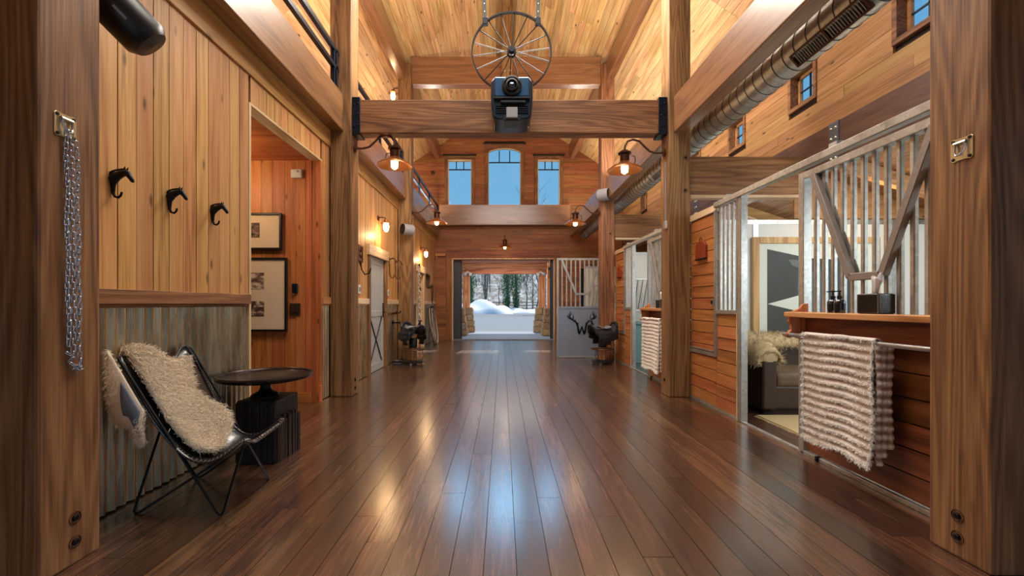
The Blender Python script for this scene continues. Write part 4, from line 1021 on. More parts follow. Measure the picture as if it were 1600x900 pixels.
    for s in np.linspace(0, 1, 9):
        rr = .010+.014*s**.7; G2.append([c+Vector((rr*math.cos(a)*(1+.5*s*math.sin(5*a+1.5*s))+.010*s*s, rr*math.sin(a)*(1+.45*s*math.cos(4*a+1.5*s))-.006*s, .06+.105*s+.034*s*s*math.sin(3*a+.6)*math.cos(a*.5))) for a in np.linspace(0, 2*PI, 34)])
    MB().grid(G2).build('tissue', M['tissue'], tx, smooth=170, solid=.001)
    if near:
        for k, (xx, yy, lab_) in enumerate(((2.33, 3.045, 'black pump soap bottle nearer the door on the shelf'), (2.315, 2.965, 'black pump soap bottle next to the tissue box side'))):
            so = thing('soap_bottle', lab_, 'bottle', (xx, yy, 1.137)); o3 = (xx, yy, 1.137)
            MB().lathe([(0, 0), (.032, 0), (.034, .006), (.034, .078), (.028, .09), (.014, .096), (.013, .106), (0, .107)], o3, (0, 0, 1), 22).build('bottle', M['lens'], so, smooth=1)
            MB().lathe([(.016, .1), (.016, .118), (.006, .122), (.005, .145), (.011, .147), (.011, .156), (0, .157)], o3, (0, 0, 1), 14).build('pump', M['plastic'], so, smooth=1)
            MB().bar((xx, yy, 1.137+.151), (xx-.03, yy+.02, 1.137+.149), .009, .008).build('nozzle', M['plastic'], so)
            MB().lathe([(.0345, .022), (.0346, .066)], o3, (0, 0, 1), 22).build('label_band', M['leather'], so, smooth=1)
    # plaque
    pq = thing('name_plaque', ('rust red house-shaped plaque on the near stall boards' if near else 'small rust red plaque on the second stall boards'), 'plaque', (2.425, 5.24+dy, 1.8))
    yc = Y(5.24); prof = [(yc-.13, 1.74), (yc+.13, 1.74), (yc+.13, 1.90), (yc+.09, 1.945), (yc+.03, 1.965), (yc-.03, 1.965), (yc-.09, 1.945), (yc-.13, 1.90)]
    MB().prism([(2.395, a_, c_) for a_, c_ in prof], (.03, 0, 0)).build('plate', M['plaque'], pq, bevel=.006, seg=2)
    MB().tube([(2.405, yc-.03, 1.96), (2.405, yc-.025, 1.99), (2.405, yc, 2.005), (2.405, yc+.025, 1.99), (2.405, yc+.03, 1.96)], .005, 6).build('hanger', M['rust'], pq, smooth=1)
    MB().prism([(2.39, a_, c_) for a_, c_ in ((yc-.13, 1.735), (yc+.13, 1.735), (yc+.13, 1.75), (yc-.13, 1.75))], (.03, 0, 0)).build('base_strip', M['black_steel'], pq)
M['panel_y'] = wood('dark_cedar_boards', 1, srgb(74, 38, 18), srgb(124, 68, 36), srgb(152, 92, 54), .5, .25, .7, .15, K=30, ring=.4)
M['shelf_y'] = wood('shelf_cedar', 1, srgb(150, 88, 50), srgb(198, 130, 84), srgb(220, 158, 112), .5, .1, .3, .08)
M['shelf_z'] = wood('bracket_cedar', 2, srgb(140, 76, 38), srgb(190, 116, 66), srgb(212, 146, 96), .5, .1, .2, .08)
M['yoke'] = plain('worn_grey_yoke', srgb(150, 140, 134), .5, .3, .2, 30, .2, stretch=(3, 1, 1))
stall(0, 0, True); stall(3.66, 1, False)
# partitions between the stalls
for k, y in enumerate((5.86, 9.52, 13.0)):
    wp = structure('wall_partition' if k == 0 else 'wall_partition.%03d' % k)
    for i in range(4): part('panel', M['white_panel'], wp, (2.5+i*.94, 2.5+(i+1)*.94-.02, y, y+.04, .0, 2.28))
    part('top_channel', M['galv'], wp, (2.48, 6.25, y-.01, y+.05, 2.28, 2.34)); 
    for i in range(1, 4): part('stud', M['galv'], wp, (2.5+i*.94-.045, 2.5+i*.94+.025, y-.012, y+.0, .0, 2.28))
    b = MB(); b.prism([(XC-.04, y+.0, 2.36), (6.25, y+.0, 2.36), (6.25, y, 2.38), (XC-.04, y, 3.05)], (0, .04, 0)); b.build('gable_boards', M['brown_x'], wp)
wn_ = structure('wall_partition.near')
part('panel', M['white_panel'], wn_, (2.5, 6.25, 1.98, 2.02, 0, 2.3))

# ------------------------------------------------------------------ inside the first stall
ap = thing('framed_print', 'huge oak framed abstract print leaning on the stall partition', 'picture', (4.25, 5.8, .47)); y0, y1 = 5.80, 5.845
x0, x1, z0, z1 = 3.37, 5.08, .47, 2.10
part('frame', M['oak_frame'], ap, (x0, x0+.085, y0, y1, z0, z1), (x1-.085, x1, y0, y1, z0, z1), (x0+.085, x1-.085, y0, y1, z0, z0+.085), (x0+.085, x1-.085, y0, y1, z1-.085, z1), bevel=.004)
part('mat_board', M['matpale'] if 'matpale' in M else M.setdefault('matpale', plain('pale_print_paper', srgb(240, 243, 228), .6, 0, .04)), ap, (x0+.085, x1-.085, y1-.02, y1-.008, z0+.085, z1-.085))
dk = M.setdefault('print_dark', plain('print_charcoal', srgb(70, 72, 68), .5, 0, .25, 5, .05)); dk2 = M.setdefault('print_grey', plain('print_grey_ink', srgb(118, 122, 118), .5, 0, .2, 5, .05))
yy = y1-.0225
pp = lambda pts, nm, m_: MB().prism([(a_, yy, c_) for a_, c_ in pts], (0, .003, 0)).build(nm, m_, ap)
pp([(3.57, .62), (3.57, 1.94), (4.12, 1.82), (4.45, 1.80), (4.75, 1.92), (4.75, .62)], 'dark_shape', dk); yy -= .003
pp([(3.85, 1.80), (4.14, 1.78), (4.14, 1.64), (3.90, 1.72)], 'grey_shape', dk2)
pp([(3.96, .9), (3.98, 1.60), (4.3, 1.66), (4.3, .9)], 'grey_shape', M.setdefault('print_mid', plain('print_mid_grey', srgb(94, 104, 108), .5, 0, .2, 5, .05))); yy -= .003
pp([(3.57, 1.20), (4.16, 1.36), (4.16, 1.06)], 'pale_wedge', M['matpale']); yy -= .003  # wedge and colour patches: window reflections in the glass, painted into the print
pp([(4.0, 1.15), (4.0, 1.42), (4.16, 1.46), (4.16, 1.15)], 'green_patch', M.setdefault('print_green', plain('print_leaf_green', srgb(132, 162, 104), .5, 0, .5, 26, .05))); yy -= .002
pp([(4.02, .98), (4.02, 1.16), (4.10, 1.26), (4.16, 1.24), (4.16, .98)], 'orange_patch', M.setdefault('print_orange', plain('print_amber', srgb(216, 152, 84), .5, 0, .35, 20, .05)))
part('glazing', M['glass'], ap, (x0+.085, x1-.085, y0+.008, y0+.011, z0+.085, z1-.085))
sf = thing('stall_sofa', 'dark brown leather sofa inside the first stall', 'sofa', (3.9, 5.1, 0))
part('base', M['sofa'], sf, (2.84, 4.76, 4.72, 5.6, .05, .30), bevel=.02, seg=2)
part('arm', M['sofa'], sf, (2.81, 2.97, 4.66, 5.62, .05, .60), bevel=.03, seg=3); part('arm', M['sofa'], sf, (4.62, 4.79, 4.66, 5.62, .05, .60), bevel=.03, seg=3)
part('back', M['sofa'], sf, (2.86, 4.76, 5.36, 5.66, .05, .72), bevel=.04, seg=3)
part('seat_cushion', M['sofa_c'], sf, (2.98, 3.79, 4.70, 5.38, .29, .45), bevel=.05, seg=3); part('seat_cushion', M['sofa_c'], sf, (3.80, 4.61, 4.70, 5.38, .29, .45), bevel=.05, seg=3)
part('skirt', M['dark_core'], sf, (2.86, 4.74, 4.74, 5.56, .0, .06))
ft = thing('fur_throw', 'tan shaggy fur throw over the sofa arm and back', 'throw', (3.1, 5.2, .6))
def hump(u, v):
    a = lerp(-.35, PI+.15, v); y_ = lerp(4.655, 5.55, u); e_ = min(1, .55+u*4)
    return Vector((2.89-.115*math.cos(a)*(1+.08*math.sin(u*7)), y_, .60-.04*(1-e_)+.15*e_*math.sin(a)*(1+.15*math.sin(u*5+1))))
G_, pts, nrm = surf(hump, 18, 20, .0); nrm = [(p_-Vector((2.89, p_.y+.06, .55))).normalized() for p_ in pts]
def hump2(u, v):
    a = lerp(-.3, PI+.1, v); x_ = lerp(2.95, 4.1, u)
    return Vector((x_, 5.50-.19*math.cos(a), .70+.13*math.sin(a)*(1+.1*math.sin(u*9))))
G2, p2, _ = surf(hump2, 18, 14, .0); n2 = [(p_-Vector((p_.x, 5.5, .66))).normalized() for p_ in p2]
b = MB(); b.grid(G_); b.grid(G2); b.ell((2.89, 4.69, .635), (.11, .04, .10), 14, 8); b.build('pelt', M['tan_fur'], ft, smooth=170, solid=.02)
b = MB(); fur(b, pts+p2, nrm+n2, 9000, .06, .002, (0, 0, -.4), 9); tag(b.build('hair', M['tan_fur'], ft), kind='stuff')
rg = thing('woven_rug', 'tan woven rug on the floor of the first stall', 'rug', (3.7, 4.2, 0))
part('rug', M['rug'], rg, (2.72, 4.9, 3.72, 4.62, .001, .014))
b = MB()
for i in range(60): b.box(2.68+rng.random()*.02, 2.725, 3.73+i*.0148, 3.736+i*.0148, .002, .006)
tag(b.build('fringe', M['rug'], rg), kind='stuff')
light('stall_lamp', 'POINT', (4.6, 5.3, 2.45), (0, 0, 0), 7, (1, .7, .4), radius=.08)
light('stall_lamp', 'POINT', (4.7, 8.6, 2.1), (0, 0, 0), 12, (1, .92, .8), radius=.1)
# hay racks and a teal bin in the farther stalls
for k, y in enumerate((9.52, 13.0)):
    t_ = thing('hay_rack', ('galvanised slanted hay rack on the second stall partition', 'galvanised slanted hay rack seen through the W gate')[k], 'hay rack', (2.9, y-.05, 1.2))
    part('rack_rail', M['galv'], t_, (2.55, 3.35, y-.26, y-.23, 1.72, 1.75), (2.55, 3.35, y-.05, y-.015, 1.05, 1.08))
    for i in range(8):
        xx = 2.6+i*.1; MB().tube([(xx+.02, y-.245, 1.73), (xx-.02, y-.03, 1.07)], .011, 8).build('rack_bar', M['galv'], t_, smooth=1)
fb = thing('feed_bin', 'pale teal feed bin inside the second stall', 'bin', (2.9, 9.1, 0))
part('bin', M['teal'], fb, (2.6, 3.3, 8.75, 9.45, .0, .78), bevel=.012, seg=2); part('lid', M['teal'], fb, (2.57, 3.33, 8.7, 9.46, .785, .82), bevel=.008); part('lid_handle', M['galv'], fb, (2.85, 3.05, 8.68, 8.70, .76, .80))
# ------------------------------------------------------------------ left doors
d1 = structure('door_1', (XL, 7.75, 0)); y0, y1 = D1[0], D1[1]
part('side_casing', M['timber_z'], d1, (XL-.12, XL+.03, y0-.03, y0+.06, 0, 2.02), (XL-.12, XL+.03, y1-.09, y1+.0, 0, 2.02), bevel=.004)
part('head_casing', M['pale_y'], d1, (XL-.02, XL+.045, y0-.06, y1+.06, 2.02, 2.2), bevel=.005)
sd_ = M['steel_door']; a_, c_ = y0+.06, y1-.09; xf = XL-.035
part('door_leaf', sd_, d1, (XL-.09, xf, a_, c_, .01, 2.02))
dl = part('stile', sd_, d1, (xf, xf+.012, a_, a_+.1, .01, 2.02), (xf, xf+.012, c_-.1, c_, .01, 2.02), bevel=.002)
part('rail', sd_, d1, (xf, xf+.012, a_+.1, c_-.1, 1.90, 2.02), (xf, xf+.012, a_+.1, c_-.1, .98, 1.08), (xf, xf+.012, a_+.1, c_-.1, .01, .14), bevel=.002)
for i in range(5):
    w_ = (c_-a_-.2)/5; part('door_board', sd_, d1, (xf-.004, xf+.004, a_+.1+i*w_+.003, a_+.1+(i+1)*w_-.003, 1.08, 1.90))
b = MB()
for (p_, q_) in (((a_+.12, .16), (c_-.12, .96)), ((a_+.12, .96), (c_-.12, .16))): b.bar((xf+.004, p_[0], p_[1]), (xf+.004, q_[0], q_[1]), .008, .03, up=(1, 0, 0))
b.build('cross_brace', M['black_steel'], d1)
o = part('handle_plate', M['black_steel'], d1, (xf+.012, xf+.022, c_-.075, c_-.03, .95, 1.22), bevel=.004)
MB().tube([(xf+.02, c_-.052, 1.05), (xf+.06, c_-.052, 1.05), (xf+.065, c_-.07, 1.05), (xf+.065, c_-.17, 1.045)], .009, 8).build('lever', M['black_steel'], o, smooth=1)
d2 = structure('door_2', (XL, 11.75, 0)); y0, y1 = D2[0], D2[1]
part('side_casing', M['pale_z'], d2, (XL-.12, XL+.03, y0-.03, y0+.08, 0, 2.05), (XL-.12, XL+.03, y1-.08, y1+.0, 0, 2.05), bevel=.004)
part('head_casing', M['pale_y'], d2, (XL-.02, XL+.045, y0-.06, y1+.06, 2.05, 2.24), bevel=.005)
for i in range(6):
    w_ = (y1-y0-.16)/6; part('door_board', M['orange_z'], d2, (XL-.10, XL-.07, y0+.08+i*w_+.003, y0+.08+(i+1)*w_-.003, .01, 2.05))
part('hinge', M['black_steel'], d2, (XL-.07, XL-.055, y1-.2, y1-.08, 1.55, 1.66), (XL-.07, XL-.055, y1-.2, y1-.08, .5, .61))
b = MB()
for y in (ALC0, 0): pass
# things on the left wall
def iron_hook(y, z, s, label, group=None):
    t_ = thing('iron_hook', label, 'hook', (XL, y, z), group)
    part('backplate', M['rust'], t_, (XL, XL+.01, y-.02*s, y+.02*s, z-.02*s, z+.10*s), bevel=.003)
    MB().tube([(XL+.01, y, z+.07*s), (XL+.06*s, y, z+.09*s), (XL+.10*s, y, z+.06*s), (XL+.11*s, y, z+.02*s)], .01*s, 8).build('top_hook', M['rust'], t_, smooth=1)
    MB().tube([(XL+.01, y, z), (XL+.012, y, z-.14*s), (XL+.03*s, y, z-.19*s), (XL+.06*s, y, z-.19*s), (XL+.075*s, y, z-.15*s)], .008*s, 8).build('lower_hook', M['rust'], t_, smooth=1)
iron_hook(8.52, 1.98, 1.4, 'iron wall hook right of the pale weathered door'); iron_hook(9.0, 1.98, 1.4, 'iron wall hook next to the third left post')
sg = thing('hook_plaque', 'small dark framed plaque with a large hook, left of the pale door', 'hook', (XL, 6.75, 1.9))
b = MB(); b.box(XL, XL+.02, 6.66, 6.70, 1.86, 2.12); b.box(XL, XL+.02, 6.84, 6.88, 1.86, 2.12); b.box(XL, XL+.02, 6.70, 6.84, 2.09, 2.12); b.box(XL, XL+.02, 6.70, 6.84, 1.86, 1.89); b.build('plaque_frame', M['rust'], sg)
MB().tube([(XL+.012, 6.72, 2.06), (XL+.014, 6.80, 2.03), (XL+.014, 6.75, 1.97), (XL+.012, 6.82, 1.92)], .01, 6).build('brand_scroll', M['rust'], sg, smooth=1)
MB().tube([(XL+.01, 6.77, 1.86), (XL+.03, 6.77, 1.74), (XL+.09, 6.74, 1.66), (XL+.16, 6.74, 1.68), (XL+.18, 6.75, 1.76)], .011, 8).build('hook', M['iron'], sg, smooth=1)
q = thing('light_switch', 'pale double light switch left of the weathered door', 'switch', (XL, 6.75, 1.4)); part('plate', M['white_plastic'], q, (XL, XL+.012, 6.68, 6.80, 1.36, 1.50), bevel=.003); part('rocker', M['speaker_grey'], q, (XL+.012, XL+.02, 6.70, 6.73, 1.40, 1.46), (XL+.012, XL+.02, 6.75, 6.78, 1.40, 1.46))
q = thing('light_switch', 'narrow pale light switch right of the weathered door', 'switch', (XL, 8.42, 1.4)); part('plate', M['white_plastic'], q, (XL, XL+.012, 8.38, 8.46, 1.36, 1.48), bevel=.003); part('rocker', M['speaker_grey'], q, (XL+.012, XL+.02, 8.41, 8.43, 1.39, 1.45))
rk = thing('boot_rack', 'low wooden bar with two iron pegs on the corrugated wall by the saddle stool', 'rack', (XL, 8.75, 1.0))
part('bar', M['timber_y'], rk, (XL, XL+.03, 8.5, 9.05, .98, 1.04), bevel=.004)
for y in (8.6, 8.95): MB().tube([(XL+.03, y, 1.01), (XL+.12, y, 1.02), (XL+.13, y, 1.06)], .012, 8).build('peg', M['iron'], rk, smooth=1)
sp2 = thing('door_stop_hook', 'iron bridle peg below the wooden bar on the corrugated wall', 'peg', (XL, 8.8, .8)); MB().lathe([(0, 0), (.04, 0), (.04, .012), (.015, .02), (.015, .13), (.03, .14), (.03, .155), (0, .16)], (XL, 8.8, .82), (1, 0, 0), 14).build('peg', M['iron'], sp2, smooth=1)
for k, y in enumerate((12.62, 12.86, 13.1)):
    t_ = thing('bit_hook', ('bridle bit hook nearest the far left door', 'middle bridle bit hook near the end wall', 'bridle bit hook nearest the end wall')[k], 'hook', (XL, y, 1.95))
    MB().tube([(XL+.02, y+.05*math.cos(a), 2.0+.09*math.sin(a)) for a in np.linspace(0, 2*PI, 14)[:-1]], .012, 6, closed=True).build('ring', M['iron'], t_, smooth=1)
    MB().tube([(XL+.01, y, 1.91), (XL+.012, y, 1.72), (XL+.05, y, 1.66), (XL+.09, y, 1.68), (XL+.1, y, 1.74)], .011, 6).build('hook', M['iron'], t_, smooth=1)
br = thing('bridle', 'dark bridle hanging by the end wall on the left', 'bridle', (XL, 13.5, 1.4))
MB().tube([(XL+.03, 13.4, 1.78), (XL+.05, 13.55, 1.80), (XL+.05, 13.62, 1.7), (XL+.04, 13.6, 1.3), (XL+.05, 13.5, 1.22), (XL+.05, 13.42, 1.3), (XL+.04, 13.4, 1.7)], .012, 6, closed=True).build('strap', M['leather'], br, smooth=1)
MB().tube([(XL+.05, 13.44, 1.48), (XL+.06, 13.5, 1.46), (XL+.05, 13.6, 1.48)], .011, 6).build('noseband', M['rust'], br, smooth=1)
hr = thing('rope_swag', 'white braided rope with tufts hanging down the far left door casing', 'rope', (XL, 11.2, 1.0))
pts = [(XL+.07+.012*math.sin(i*1.1), 11.2+.012*math.cos(i*1.1), 2.16-i*.026) for i in range(60)]
MB().tube(pts, [.022+.008*math.sin(i*1.9) for i in range(59)]+[.03], 8).build('rope', M['rope'], hr, smooth=1)
b = MB()
for i in range(8, 58, 8):
    x_, y_, z_ = pts[i]; b.tube([(x_, y_, z_), (x_+.05, y_-.06, z_-.03), (x_+.06, y_-.075, z_-.07)], [.014, .018, .006], 6)
b.build('tuft', M['rope'], hr, smooth=1)
MB().tube([(XL+.05, 11.2, 2.2), (XL+.09, 11.2, 2.24), (XL+.09, 11.2, 2.15)], .016, 6).build('hook', M['black_steel'], hr, smooth=1)
la = thing('lariat_coil', 'pale lariat rope coil leaning against the far left corrugated wall', 'rope', (XL, 12.9, 0))
for k in range(6):
    rx, rz = .30+.03*(k % 3), .46+.03*((k*2) % 4)
    b = MB(); b.tube([(XL+.05+.10*(1-math.sin(a))*.8+.012*k, 12.95+.03*k+rx*math.cos(a), .02+rz+rz*math.sin(a)) for a in np.linspace(0, 2*PI, 40)[:-1]], .016, 7, closed=True); b.build('rope_coil', M['lasso'] if k % 3 else M['rust'], la, smooth=1)
ol = thing('wall_outlet', 'dark outlet plate at the top of the far left corrugated wall', 'outlet', (XL, 13.6, 1.1)); part('plate', M['black_frame'], ol, (XL+.0, XL+.012, 13.45, 13.6, 1.02, 1.14), (XL+.0, XL+.012, 13.75, 13.9, 1.02, 1.14), bevel=.003); part('socket', M['iron'], ol, (XL+.012, XL+.016, 13.5, 13.55, 1.05, 1.11), (XL+.012, XL+.016, 13.8, 13.85, 1.05, 1.11))
# small power box and conduit on the second right post
q = thing('power_box', 'small white outlet box on the aisle edge of the second right post', 'outlet', (2.13, 5.6, 2.3)); part('box', M['white_plastic'], q, (2.115, 2.14, 5.60, 5.67, 2.18, 2.28), bevel=.004); part('conduit', M['speaker_grey'], q, (2.124, 2.139, 5.625, 5.645, 2.28, 3.05)); part('cover', M['speaker_grey'], q, (2.108, 2.116, 5.61, 5.66, 2.19, 2.27))
q = thing('smoke_sensor', 'small dark sensor on the end wall left of the windows', 'sensor', (-2.25, YE, 6.0)); MB().lathe([(0, .03), (.06, .025), (.07, 0)], (-2.3, YE-.005, 5.55), (0, -1, 0), 16).build('case', M['rust'], q, smooth=1); MB().lathe([(0, .036), (.025, .03)], (-2.3, YE-.005, 5.55), (0, -1, 0), 12).build('lens', M['plastic'], q)
q = thing('door_ledge', 'short wooden ledge on the end wall left of the doorway', 'ledge', (-2.0, YE, 2.7)); part('board', M['orange_x'], q, (XL+.03, -1.87, YE-.10, YE-.005, 2.78, 2.86)); part('support', M['orange_x'], q, (XL+.05, XL+.09, YE-.08, YE-.005, 2.68, 2.78))

# ------------------------------------------------------------------ saddle stools
def saddle_stool(loc, rz, label, mat, label2):
    t_ = thing('saddle_stool', label, 'stool', (0, 0, 0))
    MB().lathe([(0, .025), (.0, .03), (.17, .03), (.215, .04), (.22, .06), (.2, .075), (.09, .085), (0, .085)], (0, 0, 0), (0, 0, 1), 28).build('base', M['black_frame'], t_, smooth=1)
    for k in range(4):
        a = PI/4+k*PI/2; MB().tube([(.19*math.cos(a)-.012, .19*math.sin(a), .022), (.19*math.cos(a)+.012, .19*math.sin(a), .022)], .022, 12).build('caster', M['galv'], t_, smooth=1)
    MB().lathe([(.085, .08), (.08, .1), (.075, .3), (.072, .56), (.09, .60), (.0, .60)], (0, 0, 0), (0, 0, 1), 8).build('post', M['stump'], t_)
    MB().lathe([(.081, .33), (.084, .335), (.083, .52), (.079, .525)], (0, 0, 0), (0, 0, 1), 16).build('post_wrap', M['leather'], t_, smooth=1)
    MB().lathe([(.078, .29), (.23, .285), (.235, .297), (.23, .305), (.078, .31)], (0, 0, 0), (0, 0, 1), 28).build('foot_ring', M['rust'], t_, smooth=1)
    b = MB()
    for k in range(3):
        a = .4+k*2*PI/3; b.tube([(.20*math.cos(a), .20*math.sin(a), .075), (.255*math.cos(a), .255*math.sin(a), .18), (.215*math.cos(a), .215*math.sin(a), .29)], .008, 8)
    b.build('foot_brace', M['rust'], t_, smooth=1)
    # saddle: arch swept along its length (local x = front)
    def sec(u, v):   # u -1 back..1 front, v -1..1 across
        x = u*.27; ridge = .70+.10*max(0, (u-.55)/.45)**1.2+.11*max(0, (-u-.45)/.55)**1.4
        hw = .125+.05*(1-u*u); a = v*PI*.62
        return Vector((x+(.02*math.cos(a) if u > 0 else 0), hw*math.sin(a)*1.1, ridge-(1-math.cos(a))*.135))
    G_ = [[sec(-1+2*i/18, -1+2*j/16) for j in range(17)] for i in range(19)]
    MB().grid(G_).build('saddle_tree', mat, t_, smooth=170, solid=.03)
    sk_ = MB()
    for s_ in (-1, 1):
        sk_.grid([[Vector((-.24+.44*i/8, s_*(.175+.02*math.sin(PI*i/8)+.015*j/5), .64-.13*j/5*(1+.35*math.sin(PI*i/8)))) for j in range(6)] for i in range(9)])
    sk_.build('skirt', mat, t_, smooth=170, solid=.014)
    b = MB(); b.grid([[Vector((-.13+.22*i/8, (j-3)*.04, .715-.0*i+.018*math.cos((j-3)*.5)+.03*((i-4)/4)**2)) for j in range(7)] for i in range(9)]); b.build('seat', M['seat_hl'], t_, smooth=170, solid=.016)
    MB().tube([(.235, 0, .78), (.25, 0, .83), (.265, 0, .865)], [.03, .02, .018], 12).build('horn_neck', mat, t_, smooth=1)
    MB().lathe([(0, -.008), (.034, -.008), (.042, 0), (.034, .012), (0, .016)], (.268, 0, .872), (.35, 0, 1), 16).build('horn', mat, t_, smooth=1)
    MB().tube([(-.25, -.13, .74), (-.275, -.07, .81), (-.285, 0, .83), (-.275, .07, .81), (-.25, .13, .74)], .022, 10).build('cantle', mat, t_, smooth=1)
    for s_ in (-1, 1):
        f = MB(); f.grid([[Vector((.02+(i-2)*.035*(1+.1*j), s_*(.222-.012*j), .57-.045*j)) for j in range(5)] for i in range(5)]); fo = f.build('fender', mat, t_, smooth=170, solid=.008)
    t_.location = loc; t_.rotation_euler = (0, 0, rz); WL[t_.name] = Vector(loc)
    return t_
saddle_stool((-1.78, 8.62, 0), math.radians(-48), 'navy leather saddle on a rolling wooden stool, left side of the aisle', M['saddle'], '')
saddle_stool((2.02, 8.70, 0), math.radians(200), 'black saddle on a rolling wooden stool beside the W gate', M['saddle_b'], '')
bt = thing('floor_box', 'small grey boot tray on the floor behind the left saddle stool', 'tray', (-2.05, 8.75, 0)); part('tray', M['speaker_grey'], bt, (-2.18, -2.0, 8.62, 8.86, .0, .05), bevel=.01); part('rim', M['black_steel'], bt, (-2.19, -1.99, 8.61, 8.63, .03, .06), (-2.19, -1.99, 8.85, 8.87, .03, .06))

# ------------------------------------------------------------------ swung-open stall gate with antlers and a W
gt = thing('stall_gate', 'swung-open steel stall gate with black antlers over a W', 'gate', (1.75, 9.62, 0)); gy0, gy1 = 9.60, 9.65; g = M['galv']; gx0, gx1 = 1.21, 2.26
part('side_frame', g, gt, (gx0, gx0+.045, gy0, gy1, .02, 2.22), bevel=.004); part('side_frame', g, gt, (gx1-.045, gx1, gy0, gy1, .02, 2.22), bevel=.004)
part('top_frame', g, gt, (gx0+.045, gx1-.045, gy0, gy1, 2.175, 2.22)); part('middle_rail', M['gate_sheet'], gt, (gx0+.045, gx1-.045, gy0, gy1, 1.10, 1.145)); part('bottom_frame', g, gt, (gx0, gx1, gy0, gy1, .01, .04))
part('sheet', M['gate_sheet'], gt, (gx0+.045, gx1-.045, gy0+.012, gy1-.012, .04, 1.10))
x = gx0+.12
while x < gx1-.06: part('bar', g, gt, (x-.014, x+.014, gy0+.008, gy1-.008, 1.145, 2.175)); x += .1
A = [Vector(q_) for q_ in ((1.32, gy0-.012, 2.17), (1.64, gy0-.012, 1.42), (1.90, gy0-.012, 1.42), (2.19, gy0-.012, 2.17))]
for k, nm in enumerate(('yoke_side', 'yoke_base', 'yoke_side')): MB().bar(A[k], A[k+1], .045, .035, up=(0, 1, 0)).build(nm, g, gt)
bk = M['black_steel']; yy = gy0+.004
b = MB()
for p_, q_, w_ in (((1.685, .775), (1.735, .53), .03), ((1.735, .53), (1.785, .70), .022), ((1.785, .70), (1.835, .53), .03), ((1.835, .53), (1.885, .775), .022)): b.bar((p_[0]-.02, yy, p_[1]), (q_[0]-.02, yy, q_[1]), w_, .016, up=(0, 1, 0))
for p_ in ((1.665, 1.71), (1.865, 1.905)): b.box(p_[0]-.02, p_[1]-.02, yy-.008, yy+.008, .765, .785)
b.build('letter_w', bk, gt)
for s_ in (-1, 1):
    c = 1.765; b = MB(); P_ = lambda u, z: (c+s_*u, yy, z)
    b.tube([P_(.07, .55), P_(.095, .72), P_(.13, .80), P_(.20, .845), P_(.265, .90), P_(.275, .98), P_(.245, 1.05)], [.017, .018, .017, .015, .013, .010, .004], 8)
    for tine in (((.20, .845), (.185, .91), (.2, .97)), ((.245, .88), (.31, .935), (.315, .985)), ((.272, .94), (.235, .98), (.225, 1.02)), ((.15, .815), (.13, .86)), ((.225, .865), (.29, .88), (.335, .93))):
        b.tube([P_(*q_) for q_ in tine], [.012]+[.009]*(len(tine)-2)+[.003], 7)
    b.build('antler', bk, gt, smooth=1)
part('latch_box', g, gt, (gx0-.01, gx0+.02, gy0-.03, gy0, .95, 1.1))

# ------------------------------------------------------------------ porch and the yard outside
gr = structure('ground'); b = MB(); b.box(-60, 60, 18.9, 64, -.3, -.03); b.build('driveway', M['asphalt'], gr)
part('porch_slab', M['concrete'], gr, (-4, 4, YE+.17, 18.9, -.3, .0))
for y, lab in ((16.5, 'near'), (18.5, 'far')):
    for s_, sd2 in ((-1, 'left'), (1, 'right')):
        xo = .08+s_*(1.78 if y < 17 else 1.62)
        t_ = thing('porch_post', 'cedar porch post on a stone pier, %s %s of the doorway' % (lab+'er' if lab == 'near' else 'farther', sd2), 'post', (xo, y, 0))
        part('shaft', M['porch_z'], t_, (xo-.15, xo+.15, y-.15, y+.15, 1.05, 2.6), bevel=.01)
        R = Matrix.Identity(3); MB().obox((xo, y, .5), (.66, .66, 1.0), R, .68).build('pier_core', M['mortar'], t_)
        for lv in range(4):
            z0 = .02+lv*.25; hw = .345-.105*(z0+.12)
            for q_ in range(4):
                for h in (0, 1):
                    f = rng.uniform(.42, .58); w0, w1 = ((-hw, -hw+2*hw*f-.012) if h == 0 else (-hw+2*hw*f+.012, hw))
                    x0_, x1_ = xo+w0, xo+w1
                    if q_ == 0: bx = (x0_, x1_, y-hw-.02-rng.random()*.02, y-hw+.04, z0, z0+.23)
                    elif q_ == 1: bx = (x0_, x1_, y+hw-.04, y+hw+.03, z0, z0+.23)
                    elif q_ == 2: bx = (xo-hw-.02-rng.random()*.02, xo-hw+.04, y+w0, y+w1, z0, z0+.23)
                    else: bx = (xo+hw-.04, xo+hw+.02+rng.random()*.02, y+w0, y+w1, z0, z0+.23)
                    plank(t_, *bx, M['stone'], 'stone')
        part('cap_stone', M['stone'], t_, (xo-.25, xo+.25, y-.25, y+.25, 1.0, 1.055), bevel=.01)
    timber('porch_beam', 'cedar porch beam over the %s pair of stone piers' % ('nearer' if y < 17 else 'farther'), 'beam', (-3.2, 3.4, y-.12, y+.12, 2.48 if y > 17 else 2.56, 2.76), M['porch_x'], .01)
    for s_ in ((-1, 1) if y > 17 else ()):
        xo = .08+s_*1.55
        fl_ = thing('floodlight', 'white twin floodlight under the porch beam, %s side' % ('left' if s_ < 0 else 'right'), 'lamp', (xo, 18.3, 2.5))
        MB().lathe([(0, 0), (.05, 0), (.05, .04), (0, .04)], (xo, 18.37, 2.55), (0, -1, 0), 14).build('mount', M['white_plastic'], fl_)
        for k in (-1, 1): MB().lathe([(0, 0), (.04, 0), (.07, .13), (.065, .13), (0, .1)], (xo+k*.06, 18.33, 2.52), (k*.5, -.6, -.5), 14).build('lamp_head', M['white_plastic'], fl_, smooth=1)
pr = structure('ceiling_porch'); b = MB(); x = -3.4
while x < 3.6: b.box(x, x+.137, YE+.17, 19.0, 2.86, 2.89); x += .14
tag(b.build('porch_boards', M['porch_z'], pr), kind='stuff')
